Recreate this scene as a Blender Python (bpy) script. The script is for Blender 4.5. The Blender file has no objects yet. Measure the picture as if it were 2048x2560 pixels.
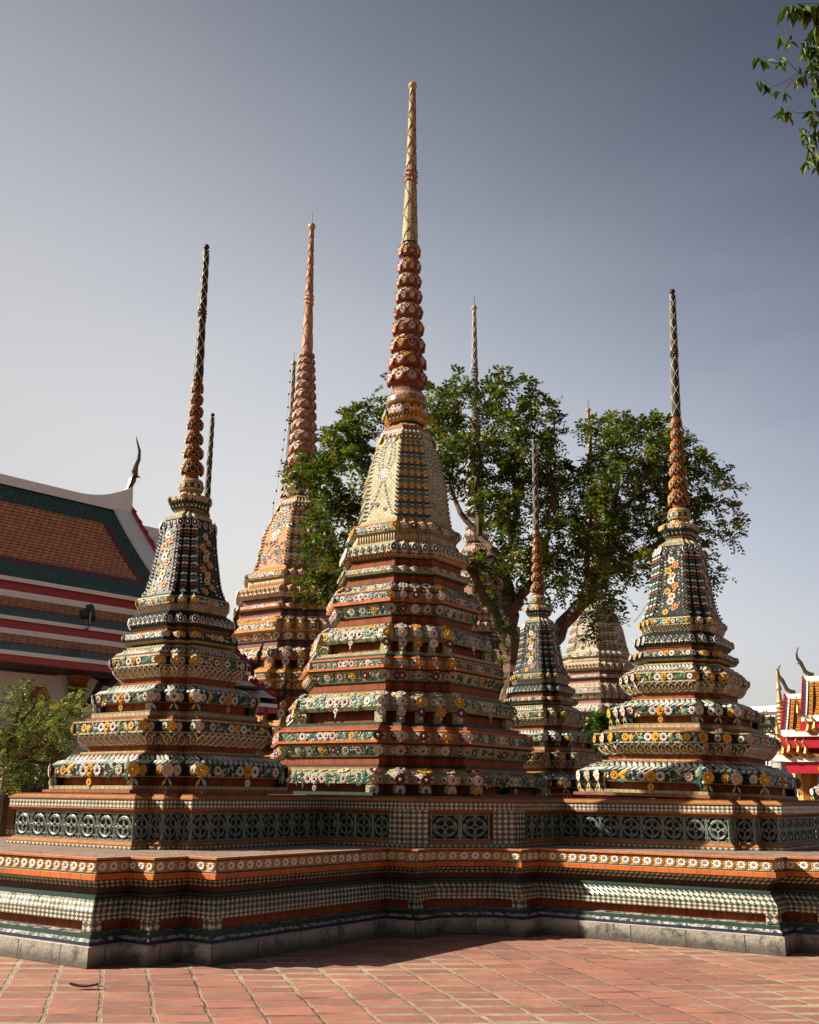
import bpy, math, random
import numpy as np
from math import sin, cos, pi, radians as R
from mathutils import Matrix, Vector

# ------------------------------------------------------------------ camera, sky, sun
sc = bpy.context.scene
COL = sc.collection
EYE = 1.6
F_PX, PITCH, ROLL = 2603.0, R(15.26), R(0.60)

cam_d = bpy.data.cameras.new("camera"); cam = bpy.data.objects.new("camera", cam_d); COL.objects.link(cam)
cam_d.sensor_fit = 'HORIZONTAL'; cam_d.sensor_width = 36.0; cam_d.lens = 36.0 * F_PX / 2048.0
cam_d.clip_start = 0.1; cam_d.clip_end = 3000
_f = Vector((0, cos(PITCH), sin(PITCH))); _u = Vector((0, -sin(PITCH), cos(PITCH))); _r = Vector((1, 0, 0))
_r2 = cos(ROLL) * _r + sin(ROLL) * _u; _u2 = -sin(ROLL) * _r + cos(ROLL) * _u
cam.matrix_world = Matrix(((_r2.x, _u2.x, -_f.x, 0), (_r2.y, _u2.y, -_f.y, 0), (_r2.z, _u2.z, -_f.z, EYE), (0, 0, 0, 1)))
sc.camera = cam

SUN_EL, SUN_AZ = R(31), R(-90)          # azimuth from +Y, clockwise: the sun stands to the left
world = bpy.data.worlds.new("World"); sc.world = world; world.use_nodes = True
def build_world():
    nt = world.node_tree; N = nt.nodes; Lk = nt.links; N.clear()
    out = N.new('ShaderNodeOutputWorld'); bg = N.new('ShaderNodeBackground'); bg.inputs['Strength'].default_value = 0.072
    sky = N.new('ShaderNodeTexSky'); sky.sky_type = 'NISHITA'; sky.sun_disc = False
    sky.sun_elevation = SUN_EL; sky.sun_rotation = SUN_AZ; sky.air_density = 1.0; sky.dust_density = 1.5; sky.ozone_density = 1.0
    hs = N.new('ShaderNodeHueSaturation'); hs.inputs['Saturation'].default_value = 0.42
    Lk.new(sky.outputs[0], hs.inputs['Color'])
    tc = N.new('ShaderNodeTexCoord'); sep = N.new('ShaderNodeSeparateXYZ'); Lk.new(tc.outputs['Generated'], sep.inputs[0])
    # hazy brightness field of that afternoon: log-polynomial in the direction's x and z, per channel
    cx = N.new('ShaderNodeClamp'); cx.inputs['Min'].default_value = -.42; cx.inputs['Max'].default_value = .42; Lk.new(sep.outputs['X'], cx.inputs[0])
    cz0 = N.new('ShaderNodeClamp'); cz0.inputs['Min'].default_value = .06; cz0.inputs['Max'].default_value = .72; Lk.new(sep.outputs['Z'], cz0.inputs[0])
    def M(op, p, q=None):
        m = N.new('ShaderNodeMath'); m.operation = op
        for i, v in enumerate((p, q)):
            if v is None: continue
            if isinstance(v, (int, float)): m.inputs[i].default_value = v
            else: Lk.new(v, m.inputs[i])
        return m.outputs[0]
    X, Z = cx.outputs[0], cz0.outputs[0]; terms = [X, Z, M('MULTIPLY', X, Z), M('MULTIPLY', Z, Z), M('MULTIPLY', X, X)]
    cc = N.new('ShaderNodeCombineXYZ')
    for ch in range(3):
        acc = SKY_FIT[ch][0]
        for t_, k in zip(terms, SKY_FIT[ch][1:]): acc = M('ADD', M('MULTIPLY', t_, k), acc)
        Lk.new(M('EXPONENT', acc), cc.inputs[ch])
    mul = N.new('ShaderNodeMixRGB'); mul.blend_type = 'MULTIPLY'; mul.inputs[0].default_value = 1
    Lk.new(hs.outputs[0], mul.inputs[1]); Lk.new(cc.outputs[0], mul.inputs[2])
    # darker sky on the side behind the viewer, brighter towards the sun
    mr = N.new('ShaderNodeMapRange'); mr.inputs['From Min'].default_value = -1; mr.inputs['From Max'].default_value = 0.6
    mr.inputs['From Min'].default_value = -.6; mr.inputs['To Min'].default_value = 0.48; mr.inputs['To Max'].default_value = 1.0
    Lk.new(sep.outputs['Y'], mr.inputs[0])
    mul2 = N.new('ShaderNodeMixRGB'); mul2.blend_type = 'MULTIPLY'; mul2.inputs[0].default_value = 1
    Lk.new(mul.outputs[0], mul2.inputs[1]); Lk.new(mr.outputs[0], mul2.inputs[2])
    # faint streaky cloud
    mp = N.new('ShaderNodeMapping'); mp.inputs['Scale'].default_value = (1.6, 1.6, 6.5)
    Lk.new(tc.outputs['Generated'], mp.inputs[0])
    nz = N.new('ShaderNodeTexNoise'); nz.inputs['Scale'].default_value = 2.2; nz.inputs['Detail'].default_value = 7; nz.inputs['Roughness'].default_value = .55
    Lk.new(mp.outputs[0], nz.inputs['Vector'])
    cr = N.new('ShaderNodeValToRGB'); cr.color_ramp.elements[0].position = .46; cr.color_ramp.elements[1].position = .78
    cr.color_ramp.elements[0].color = (0, 0, 0, 1); cr.color_ramp.elements[1].color = (1, 1, 1, 1)
    Lk.new(nz.outputs[0], cr.inputs[0])
    cz = N.new('ShaderNodeMapRange'); cz.inputs['From Min'].default_value = .55; cz.inputs['From Max'].default_value = .05
    cz.inputs['To Min'].default_value = .02; cz.inputs['To Max'].default_value = .30
    Lk.new(sep.outputs['Z'], cz.inputs[0])
    m3 = N.new('ShaderNodeMath'); m3.operation = 'MULTIPLY'; Lk.new(cr.outputs[0], m3.inputs[0]); Lk.new(cz.outputs[0], m3.inputs[1])
    mx = N.new('ShaderNodeMixRGB'); mx.inputs[2].default_value = (4.7, 4.6, 4.6, 1)
    Lk.new(m3.outputs[0], mx.inputs[0]); Lk.new(mul2.outputs[0], mx.inputs[1])
    Lk.new(mx.outputs[0], bg.inputs['Color']); Lk.new(bg.outputs[0], out.inputs[0])
SKY_FIT = [[0.058, 0.582, 2.538, -3.604, -5.392, -2.64], [-0.116, 0.667, 2.861, -3.402, -5.447, -2.473], [-0.274, 0.804, 3.057, -3.038, -5.266, -2.127]]
build_world()
sun_d = bpy.data.lights.new("sun", 'SUN'); sun_d.energy = 5.0; sun_d.angle = R(.5); sun_d.color = (1.0, .90, .76)
sun = bpy.data.objects.new("sun", sun_d); COL.objects.link(sun)
_sd = Vector((sin(SUN_AZ) * cos(SUN_EL), cos(SUN_AZ) * cos(SUN_EL), sin(SUN_EL)))
sun.rotation_euler = _sd.to_track_quat('Z', 'Y').to_euler(); sun.location = (-30, 0, 40)
vs = sc.view_settings; vs.view_transform = 'Standard'; vs.look = 'None'; vs.exposure = 1.12; vs.gamma = 1.0; vs.use_curve_mapping = False
sc.cycles.use_adaptive_sampling = True; sc.cycles.max_bounces = 6; sc.cycles.caustics_reflective = False; sc.cycles.caustics_refractive = False

rng = np.random.default_rng(7); random.seed(7)

def ray(px, py):                          # direction through a point of the 2048 x 2560 photograph, used to measure sites
    a, b = px - 1024.0, py - 1280.0; c, s = cos(ROLL), sin(ROLL)
    u = c * a + s * b; v = -s * a + c * b
    return np.array([u, F_PX * cos(PITCH) + v * sin(PITCH), F_PX * sin(PITCH) - v * cos(PITCH)])
def at(px, py, Y):
    d = ray(px, py); return np.array([0, 0, EYE]) + d * (Y / d[1])
def at_plane(px, py, p0, n):
    d = ray(px, py); o = np.array([0, 0, EYE]); return o + d * (np.dot(p0 - o, n) / np.dot(d, n))

# ------------------------------------------------------------------ node helpers
MATS = {}
class NT:
    def __init__(s, name, rough=.5, spec=.5):
        s.m = bpy.data.materials.new(name); s.m.use_nodes = True; MATS[name] = s.m
        s.n = s.m.node_tree.nodes; s.l = s.m.node_tree.links
        s.b = s.n['Principled BSDF']; s.b.inputs['Roughness'].default_value = rough
        s.b.inputs['Specular IOR Level'].default_value = spec
    def new(s, t, **k):
        x = s.n.new(t)
        for a, b in k.items(): setattr(x, a, b)
        return x
    def link(s, a, b): s.l.new(a, b)
    def math(s, op, a, b=None, clamp=False):
        x = s.new('ShaderNodeMath', operation=op, use_clamp=clamp)
        for i, v in enumerate((a, b)):
            if v is None: continue
            if isinstance(v, (int, float)): x.inputs[i].default_value = v
            else: s.link(v, x.inputs[i])
        return x.outputs[0]
    def mix(s, f, a, b, mode='MIX'):
        x = s.new('ShaderNodeMixRGB', blend_type=mode)
        for i, v in enumerate((f, a, b)):
            if isinstance(v, (int, float)): x.inputs[i].default_value = v
            elif isinstance(v, tuple): x.inputs[i].default_value = (*v, 1) if len(v) == 3 else v
            else: s.link(v, x.inputs[i])
        return x.outputs[0]
    def noise(s, scale, detail=4, rough=.55, vec=None, dist=0):
        x = s.new('ShaderNodeTexNoise'); x.inputs['Scale'].default_value = scale; x.inputs['Detail'].default_value = detail
        x.inputs['Roughness'].default_value = rough; x.inputs['Distortion'].default_value = dist
        if vec is None:
            if not hasattr(s, 'obj'): s.obj = s.new('ShaderNodeTexCoord').outputs['Object']
            vec = s.obj
        s.link(vec, x.inputs['Vector']); return x
    def ramp(s, fac, p0, p1, c0=(0, 0, 0), c1=(1, 1, 1)):
        x = s.new('ShaderNodeValToRGB'); e = x.color_ramp.elements
        e[0].position = p0; e[1].position = p1; e[0].color = (*c0, 1); e[1].color = (*c1, 1)
        s.link(fac, x.inputs[0]); return x.outputs[0]
    def uv(s): return s.new('ShaderNodeUVMap').outputs[0]
    def bump(s, h, strength=.4, dist=.01):
        x = s.new('ShaderNodeBump'); x.inputs['Strength'].default_value = strength; x.inputs['Distance'].default_value = dist
        s.link(h, x.inputs['Height']); s.link(x.outputs[0], s.b.inputs['Normal'])
    def color(s, c):
        if isinstance(c, tuple): s.b.inputs['Base Color'].default_value = (*c, 1)
        else: s.link(c, s.b.inputs['Base Color'])
    def weather(s, c, dirt=(.05, .04, .03), amt=.5, scale=6):
        f = s.ramp(s.noise(scale, 8, .65).outputs[0], .50, .72)
        f = s.math('MULTIPLY', f, amt)
        v = s.noise(scale * 5, 3).outputs[0]
        c2 = s.mix(s.math('MULTIPLY', v, .35), c, tuple(.45 * x for x in dirt) if False else dirt)
        return s.mix(f, c2, dirt)

def tile_mat(name, c1, c2, w, h, joint=(.03, .028, .022), offset=0.5, mortar=.004, rough=.32, rot=0, dirt=.45, bias=0, spec=.16, dscale=6, dcol=(.05, .04, .03)):
    t = NT(name, min(.85, rough + .22), spec); uv = t.uv()
    if rot:
        mp = t.new('ShaderNodeMapping'); mp.inputs['Rotation'].default_value = (0, 0, rot); t.link(uv, mp.inputs[0]); uv = mp.outputs[0]
    b = t.new('ShaderNodeTexBrick'); b.offset = offset; b.offset_frequency = 2; b.squash = 1
    for k, v in (('Color1', (*c1, 1)), ('Color2', (*c2, 1)), ('Mortar', (*joint, 1)), ('Scale', 1.0), ('Mortar Size', mortar), ('Mortar Smooth', .1), ('Bias', bias), ('Brick Width', w), ('Row Height', h)):
        b.inputs[k].default_value = v
    t.link(uv, b.inputs['Vector'])
    t.color(t.weather(b.outputs['Color'], dcol, dirt, dscale)); t.bump(b.outputs['Fac'], -.5, .004)
    return t.m

def diamond_mat(name, ca=(.66, .53, .38), cb=(.012, .045, .032), rough=.25, dirt=.4):
    t = NT(name, rough, .5); sx = t.new('ShaderNodeSeparateXYZ'); t.link(t.uv(), sx.inputs[0])
    x = t.math('ADD', sx.outputs[0], sx.outputs[1]); y = t.math('SUBTRACT', sx.outputs[0], sx.outputs[1])
    fx, fy = t.math('FLOOR', x), t.math('FLOOR', y)
    par = t.math('ABSOLUTE', t.math('MODULO', t.math('ADD', fx, fy), 2.0))
    wn = t.new('ShaderNodeTexWhiteNoise', noise_dimensions='2D'); cb_ = t.new('ShaderNodeCombineXYZ'); t.link(fx, cb_.inputs[0]); t.link(fy, cb_.inputs[1]); t.link(cb_.outputs[0], wn.inputs['Vector'])
    c1 = t.mix(t.math('MULTIPLY', wn.outputs['Value'], .55), ca, tuple(v * .55 for v in ca))
    c2 = t.mix(wn.outputs['Value'], cb, tuple(v * 2.2 for v in cb))
    c = t.mix(par, c2, c1)
    ex = t.math('PINGPONG', x, .5); ey = t.math('PINGPONG', y, .5); ed = t.math('MINIMUM', ex, ey)
    g = t.math('LESS_THAN', ed, .06)
    c = t.mix(g, c, (.06, .05, .04)); t.color(t.weather(c, (.05, .042, .032), dirt, 5)); t.bump(t.math('MINIMUM', ed, .1), .6, .02)
    rn = t.ramp(t.noise(9).outputs[0], .35, .7, (.16,) * 3, (.5,) * 3); t.link(rn, t.b.inputs['Roughness'])
    return t.m

def relief_mat(name, rough=.42, grime=.5):
    t = NT(name, rough, .22); a = t.new('ShaderNodeAttribute', attribute_name='Col')
    t.color(t.weather(a.outputs['Color'], (.05, .042, .035), grime, 7))
    return t.m

def plain(name, c, rough=.5, dirt=.4, scale=4, bump=0, bscale=30, metallic=0, dcol=(.05, .045, .04)):
    t = NT(name, rough); t.color(t.weather(c, dcol, dirt, scale)); t.b.inputs['Metallic'].default_value = metallic
    if bump: t.bump(t.noise(bscale, 6).outputs[0], bump, .02)
    return t.m

RED = (.30, .075, .028); 
tile_mat('red_glazed_tile', (.35, .080, .024), (.20, .048, .018), .034, 5.0, (.06, .025, .015), 0, .0022, .45, dirt=.42, spec=.10)
tile_mat('orange_glazed_tile', (.56, .13, .012), (.40, .09, .012), .16, 5.0, (.04, .02, .012), 0, .003, .28, dirt=.35)
tile_mat('red_brick_course', (.34, .11, .06), (.24, .075, .04), .14, .06, (.10, .07, .05), .5, .004, .55, dirt=.4)
tile_mat('yellow_course', (.42, .37, .17), (.32, .29, .13), .085, .05, (.05, .045, .03), .5, .004, .38, dirt=.5)
tile_mat('amber_course', (.42, .19, .04), (.32, .13, .03), .05, 5.0, (.12, .07, .03), 0, .002, .4, dirt=.45)
tile_mat('green_course', (.010, .046, .032), (.016, .06, .043), .13, 5.0, (.02, .02, .02), 0, .003, .28, dirt=.35)
tile_mat('blue_course', (.012, .014, .05), (.02, .022, .07), .10, 5.0, (.02, .02, .02), 0, .003, .25, dirt=.4)
tile_mat('cream_diagonal_tile', (.43, .40, .21), (.36, .335, .175), .075, .075, (.06, .055, .035), 0, .003, .30, rot=pi / 4, dirt=.45)
tile_mat('cream_mosaic', (.52, .44, .27), (.45, .36, .2), .06, .06, (.10, .07, .04), 0, .003, .3, rot=pi / 4, dirt=.45)
diamond_mat('diamond_tile')
plain('brown_glaze', (.26, .085, .04), .45, .5, 14, .3, 40)
plain('black_glaze', (.008, .014, .014), .42, .12, 8, .3, 40, dcol=(.05, .05, .04)); MATS['black_glaze'].node_tree.nodes['Principled BSDF'].inputs['Specular IOR Level'].default_value = .15
plain('cement', (.42, .39, .34), .8, .7, 9, .5, 40, dcol=(.09, .08, .07))
tile_mat('dark_riser', (.10, .03, .015), (.06, .02, .012), .12, 5, (.02, .015, .012), 0, .003, .4, dirt=.3)
relief_mat('glazed_relief')
def worn_mat():
    t = NT('worn_tile_step', .5, .4); f = t.ramp(t.noise(16, 9, .75, dist=.6).outputs[0], .46, .54)
    t.color(t.mix(f, (.015, .035, .035), (.40, .38, .34))); t.bump(f, .4, .01)
worn_mat()
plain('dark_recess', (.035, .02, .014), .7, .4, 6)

def stone_mat():
    t = NT('plinth_stone', .85, .3); b = t.new('ShaderNodeTexBrick'); b.offset = 0; b.squash = 1
    for k, v in (('Color1', (.36, .33, .27, 1)), ('Color2', (.24, .225, .19, 1)), ('Mortar', (.035, .03, .025, 1)), ('Scale', 1.0), ('Mortar Size', .006), ('Brick Width', .66), ('Row Height', 3.0)):
        b.inputs[k].default_value = v
    t.link(t.uv(), b.inputs['Vector'])
    f = t.ramp(t.noise(4.5, 9, .7, dist=.4).outputs[0], .5, .62); c = t.mix(t.math('MULTIPLY', f, .8), b.outputs['Color'], (.05, .045, .038))
    f2 = t.ramp(t.noise(13, 8, .7).outputs[0], .55, .7); c = t.mix(t.math('MULTIPLY', f2, .5), c, (.42, .37, .29))
    f3 = t.ramp(t.noise(60, 3).outputs[0], .62, .66); c = t.mix(t.math('MULTIPLY', f3, .7), c, (.05, .045, .04))
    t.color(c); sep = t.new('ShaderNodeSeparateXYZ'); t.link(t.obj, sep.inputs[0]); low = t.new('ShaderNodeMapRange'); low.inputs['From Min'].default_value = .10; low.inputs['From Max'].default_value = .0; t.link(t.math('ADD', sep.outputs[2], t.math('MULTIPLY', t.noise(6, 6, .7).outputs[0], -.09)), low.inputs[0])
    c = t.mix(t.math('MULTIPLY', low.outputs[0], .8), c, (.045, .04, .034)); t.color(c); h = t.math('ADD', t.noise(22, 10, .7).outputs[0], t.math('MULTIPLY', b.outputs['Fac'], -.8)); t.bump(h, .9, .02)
stone_mat()

def paving_mat():
    t = NT('brick_paving', .75, .35); ob = t.new('ShaderNodeTexCoord').outputs['Object']
    wob = t.noise(2.6, 3, .5, ob); wob2 = t.noise(14, 4, .6, ob)
    off = t.mix(1, wob.outputs['Color'], (.5, .5, .5), 'SUBTRACT'); off2 = t.mix(1, wob2.outputs['Color'], (.5, .5, .5), 'SUBTRACT')
    def scaled(v, k):
        x = t.new('ShaderNodeVectorMath', operation='SCALE'); t.link(v, x.inputs[0]); x.inputs['Scale'].default_value = k; return x.outputs[0]
    def add(a, b):
        x = t.new('ShaderNodeVectorMath', operation='ADD'); t.link(a, x.inputs[0]); t.link(b, x.inputs[1]); return x.outputs[0]
    p = add(add(ob, scaled(off, .05)), scaled(off2, .028))
    s = t.new('ShaderNodeSeparateXYZ'); t.link(p, s.inputs[0]); X, Y = s.outputs[0], s.outputs[1]
    # oblique laying pattern: continuous joints run 15 degrees off the view axis, cross joints nearly square to the view
    la, ca = R(-15), R(86)
    det = sin(ca) * cos(la) - cos(ca) * sin(la)
    a = t.math('ADD', t.math('MULTIPLY', X, cos(la) / det), t.math('MULTIPLY', Y, -sin(la) / det))
    b = t.math('ADD', t.math('MULTIPLY', X, -cos(ca) / det), t.math('MULTIPLY', Y, sin(ca) / det))
    PW, PL = .405, .315
    au = t.math('DIVIDE', a, PW); col = t.math('FLOOR', au)
    wn = t.new('ShaderNodeTexWhiteNoise', noise_dimensions='1D'); t.link(col, wn.inputs['W'])
    bv = t.math('ADD', t.math('DIVIDE', b, PL), t.math('MULTIPLY', wn.outputs['Value'], .35)); row = t.math('FLOOR', bv)
    cb = t.new('ShaderNodeCombineXYZ'); t.link(col, cb.inputs[0]); t.link(row, cb.inputs[1])
    w2 = t.new('ShaderNodeTexWhiteNoise', noise_dimensions='2D'); t.link(cb.outputs[0], w2.inputs['Vector'])
    ea = t.math('MULTIPLY', t.math('PINGPONG', au, .5), PW); eb = t.math('MULTIPLY', t.math('PINGPONG', bv, .5), PL * .42)
    big = t.noise(.35, 3, .5, ob).outputs[0]
    jw = t.new('ShaderNodeMapRange'); jw.inputs['From Min'].default_value = .38; jw.inputs['From Max'].default_value = .62; jw.inputs['To Min'].default_value = .005; jw.inputs['To Max'].default_value = .022
    t.link(big, jw.inputs[0])
    e = t.math('MINIMUM', ea, t.math('ADD', eb, .008))
    # rounded corners: smooth minimum
    sm = t.new('ShaderNodeMath', operation='SMOOTH_MIN'); t.link(ea, sm.inputs[0]); t.link(eb, sm.inputs[1]); sm.inputs[2].default_value = .018
    d = t.math('SUBTRACT', sm.outputs[0], jw.outputs[0])
    joint = t.ramp(d, .0, .006, (1, 1, 1), (0, 0, 0))
    c = t.mix(w2.outputs['Value'], (.40, .16, .11), (.24, .10, .075))
    c = t.mix(t.math('MULTIPLY', t.ramp(t.noise(3.1, 8, .7, ob).outputs[0], .42, .7), .55), c, (.17, .085, .065))
    c = t.mix(t.math('MULTIPLY', t.ramp(t.noise(17, 6, .7, ob).outputs[0], .52, .75), .5), c, (.42, .22, .15))
    c = t.mix(t.math('MULTIPLY', t.ramp(t.noise(.9, 7, .68, ob, .8).outputs[0], .50, .66), .45), c, (.13, .075, .06))
    c = t.mix(t.math('MULTIPLY', t.ramp(t.noise(70, 3, .6, ob).outputs[0], .6, .68), .35), c, (.10, .06, .05))
    jm = t.mix(t.ramp(t.noise(5, 6, .7, ob).outputs[0], .35, .7), (.40, .33, .23), (.20, .14, .09))
    jm = t.mix(t.ramp(big, .42, .58, (1, 1, 1), (0, 0, 0)), jm, t.mix(t.ramp(t.noise(2.3, 5, .6, ob).outputs[0], .42, .6), (.26, .19, .13), (.09, .06, .045)))
    c = t.mix(joint, c, jm); t.color(c)
    h = t.math('ADD', t.math('MULTIPLY', joint, -.8), t.math('MULTIPLY', t.noise(24, 8, .7, ob).outputs[0], .5)); t.bump(h, .7, .012)
paving_mat()

def floor_mat():
    t = NT('terrace_floor_plaster', .85, .3)
    c = t.mix(t.ramp(t.noise(2.3, 8, .65).outputs[0], .35, .65), (.30, .20, .155), (.20, .125, .095))
    c = t.mix(t.math('MULTIPLY', t.ramp(t.noise(7, 10, .75, dist=1.2).outputs[0], .55, .60), .85), c, (.05, .038, .03))
    c = t.mix(t.math('MULTIPLY', t.ramp(t.noise(11, 6, .7).outputs[0], .58, .66), .5), c, (.45, .36, .28))
    t.color(c); t.bump(t.noise(15, 10, .7).outputs[0], .8, .02)
floor_mat()

# ------------------------------------------------------------------ object helpers
def tag(o, label=None, cat=None, group=None, kind=None):
    if label: o['label'] = label
    if cat: o['category'] = cat
    if group: o['group'] = group
    if kind: o['kind'] = kind
    return o
def thing(name, label, cat, loc=(0, 0, 0), rot=(0, 0, 0), group=None):
    o = bpy.data.objects.new(name, None); COL.objects.link(o); o.location = loc; o.rotation_euler = rot
    o.empty_display_size = .2; return tag(o, label, cat, group)
def link(name, me, parent=None):
    o = bpy.data.objects.new(name, me); COL.objects.link(o)
    if parent is not None: o.parent = parent
    return o

class MB:
    """collects polygons (each with its own vertices) with uv and material, builds one mesh"""
    def __init__(s): s.v = []; s.f = []; s.uv = []; s.m = []; s.nv = 0; s.mats = []
    def mat(s, name):
        if name not in s.mats: s.mats.append(name)
        return s.mats.index(name)
    def poly(s, pts, mat, uv=None):
        n = len(pts); s.v.extend([tuple(p) for p in pts]); s.f.append(list(range(s.nv, s.nv + n))); s.nv += n
        s.uv.extend(uv if uv is not None else [(p[0], p[1]) for p in pts]); s.m.append(s.mat(mat))
    def box(s, x0, x1, y0, y1, z0, z1, mat, M=None):
        P = [(x0, y0, z0), (x1, y0, z0), (x1, y1, z0), (x0, y1, z0), (x0, y0, z1), (x1, y0, z1), (x1, y1, z1), (x0, y1, z1)]
        if M is not None: P = [tuple(M(p)) for p in P]
        dx, dy, dz = x1 - x0, y1 - y0, z1 - z0
        for idx, (a, b) in (((0, 3, 2, 1), (dx, dy)), ((4, 5, 6, 7), (dx, dy)), ((0, 1, 5, 4), (dx, dz)), ((1, 2, 6, 5), (dy, dz)), ((2, 3, 7, 6), (dx, dz)), ((3, 0, 4, 7), (dy, dz))):
            s.poly([P[i] for i in idx], mat, [(0, 0), (a, 0), (a, b), (0, b)])
    def tube(s, pts, rad, mat, n=6, cap=True):
        pts = [np.array(p, float) for p in pts]; rings = []; L = 0; Ls = []
        for i, p in enumerate(pts):
            d = (pts[min(i + 1, len(pts) - 1)] - pts[max(i - 1, 0)]); d /= (np.linalg.norm(d) + 1e-9)
            a = np.cross(d, [0, 0, 1.0]) if abs(d[2]) < .95 else np.cross(d, [1.0, 0, 0]); a /= np.linalg.norm(a); b = np.cross(d, a)
            r = rad[i] if hasattr(rad, '__len__') else rad
            rings.append([p + r * (cos(2 * pi * k / n) * a + sin(2 * pi * k / n) * b) for k in range(n)])
            if i: L += np.linalg.norm(p - pts[i - 1])
            Ls.append(L)
        for i in range(len(pts) - 1):
            for k in range(n):
                k2 = (k + 1) % n
                s.poly([rings[i][k], rings[i][k2], rings[i + 1][k2], rings[i + 1][k]], mat, [(k / n, Ls[i]), ((k + 1) / n, Ls[i]), ((k + 1) / n, Ls[i + 1]), (k / n, Ls[i + 1])])
        if cap:
            s.poly(rings[0][::-1], mat); s.poly(rings[-1], mat)
    def mesh(s, name, smooth=False):
        me = bpy.data.meshes.new(name); me.from_pydata(s.v, [], s.f)
        u = me.uv_layers.new(name='UVMap'); u.data.foreach_set('uv', np.array(s.uv, np.float32).ravel())
        for m in s.mats: me.materials.append(MATS[m])
        me.polygons.foreach_set('material_index', np.array(s.m, np.int32))
        if smooth: me.polygons.foreach_set('use_smooth', np.ones(len(s.f), bool))
        me.validate(); me.update(); return me
    def build(s, name, parent=None, smooth=False): return link(name, s.mesh(name, smooth), parent)

# ---- ornament templates: verts, tris, colour slot per vertex (own verts per colour)
def T_make(parts):
    V, Fc, S = [], [], []
    for v, f, s in parts:
        o = len(V); V += list(v); Fc += [tuple(i + o for i in t) for t in f]; S += [s] * len(v)
    return np.array(V, float), np.array(Fc, int), np.array(S, int)
def petal(ang, r0, r1, w, z0, zm, z1):
    c, s = cos(ang), sin(ang)
    P = [(r0, 0, z0), ((r0 + 1.6 * r1) / 2.6, w, z0 + .3 * (zm - z0)), (r1, 0, z1), ((r0 + 1.6 * r1) / 2.6, -w, z0 + .3 * (zm - z0)), ((r0 + r1) / 2, 0, zm)]
    Q = [(x * c - y * s, x * s + y * c, z) for x, y, z in P]
    return Q, [(0, 4, 1), (1, 4, 2), (2, 4, 3), (3, 4, 0)][::1] and [(0, 3, 4), (3, 2, 4), (2, 1, 4), (1, 0, 4)]
def dome(r, z0, h, n=6, x=0, y=0, sy=1):
    V = [(x + r * cos(2 * pi * k / n), y + sy * r * sin(2 * pi * k / n), z0) for k in range(n)]
    V += [(x + .62 * r * cos(2 * pi * k / n), y + sy * .62 * r * sin(2 * pi * k / n), z0 + .75 * h) for k in range(n)] + [(x, y, z0 + h)]
    Fs = []
    for k in range(n):
        j = (k + 1) % n; Fs += [(k, j, n + j), (k, n + j, n + k), (n + k, n + j, 2 * n)]
    return V, Fs
def rim(outline, w, h, z0=0):
    """raised ridge following a closed outline"""
    n = len(outline); o = np.array(outline); c = o.mean(0); V = []
    for p in o: V += [(p[0], p[1], z0), (*(c + (p - c) * (1 - w * .5)), z0 + h), (*(c + (p - c) * (1 - w)), z0)]
    Fs = []
    for k in range(n):
        j = (k + 1) % n
        for q in (0, 1): Fs += [(3 * k + q, 3 * j + q, 3 * j + q + 1), (3 * k + q, 3 * j + q + 1, 3 * k + q + 1)]
    return V, Fs
def fill(outline, z0, zc):
    n = len(outline); o = np.array(outline); c = o.mean(0)
    return [(p[0], p[1], z0) for p in o] + [(c[0], c[1], zc)], [(k, (k + 1) % n, n) for k in range(n)]
def oval(rx, ry, n=10, tip=0):
    return [(rx * sin(2 * pi * k / n), -ry * cos(2 * pi * k / n) * (1 + (tip if k == n // 2 else 0))) for k in range(n)][::1]
def teardrop(w, h, n=12):
    P = []
    for k in range(n):
        a = 2 * pi * k / n; y = -cos(a); x = sin(a) * (1 - .55 * max(0, y) ** 1.2); P.append((w * x, h * y))
    return P
TPL = {}
TPL['flower'] = T_make([(*petal(2 * pi * k / 9, .18, 1.0, .30, .10, .34, .14), 0) for k in range(9)] + [(*dome(.33, .16, .26), 1)])
TPL['flower6'] = T_make([(*petal(2 * pi * k / 6, .15, 1.0, .40, .08, .30, .16), 0) for k in range(6)] + [(*dome(.30, .14, .24), 1)])
TPL['rose'] = T_make([(*petal(2 * pi * k / 9, .25, 1.0, .30, .06, .26, .12), 0) for k in range(9)] + [(*petal(2 * pi * (k + .5) / 7, .15, .72, .26, .24, .46, .34), 0) for k in range(7)] + [(*dome(.30, .34, .28), 1)])
TPL['daisy'] = T_make([(*petal(2 * pi * k / 8, .2, 1.0, .34, .06, .30, .10), 0) for k in range(8)] + [(*dome(.28, .16, .22, 5), 1)])
TPL['leaf'] = T_make([([(0, -1, 0), (.36, -.1, .06), (0, 1, .05), (-.36, -.1, .06), (0, -.05, .26)], [(0, 1, 4), (1, 2, 4), (2, 3, 4), (3, 0, 4)], 0)])
TPL['dot'] = T_make([(*dome(1, 0, .7, 6), 0)])
TPL['chip'] = T_make([([(-.8, -.45, .02), (.8, -.45, .02), (.95, .1, .25), (0, .62, .38), (-.95, .1, .25), (0, -.1, .42)], [(0, 1, 5), (1, 2, 5), (2, 3, 5), (3, 4, 5), (4, 0, 5)], 0)])
TPL['chevron'] = T_make([([(-.95, -.1, .04), (0, -.75, .10), (.95, -.1, .04), (.95, .55, .16), (0, .0, .36), (-.95, .55, .16)], [(0, 1, 4), (0, 4, 5), (1, 2, 4), (2, 3, 4)], 0)])
_td = teardrop(.62, 1.0)
TPL['petal'] = T_make([(*fill([(x * .86, y * .86) for x, y in _td], .02, .10), 0), (*rim(_td, .26, .26), 1), (*fill([(x * .42, y * .45 - .12) for x, y in _td], .12, .30), 2)])
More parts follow.
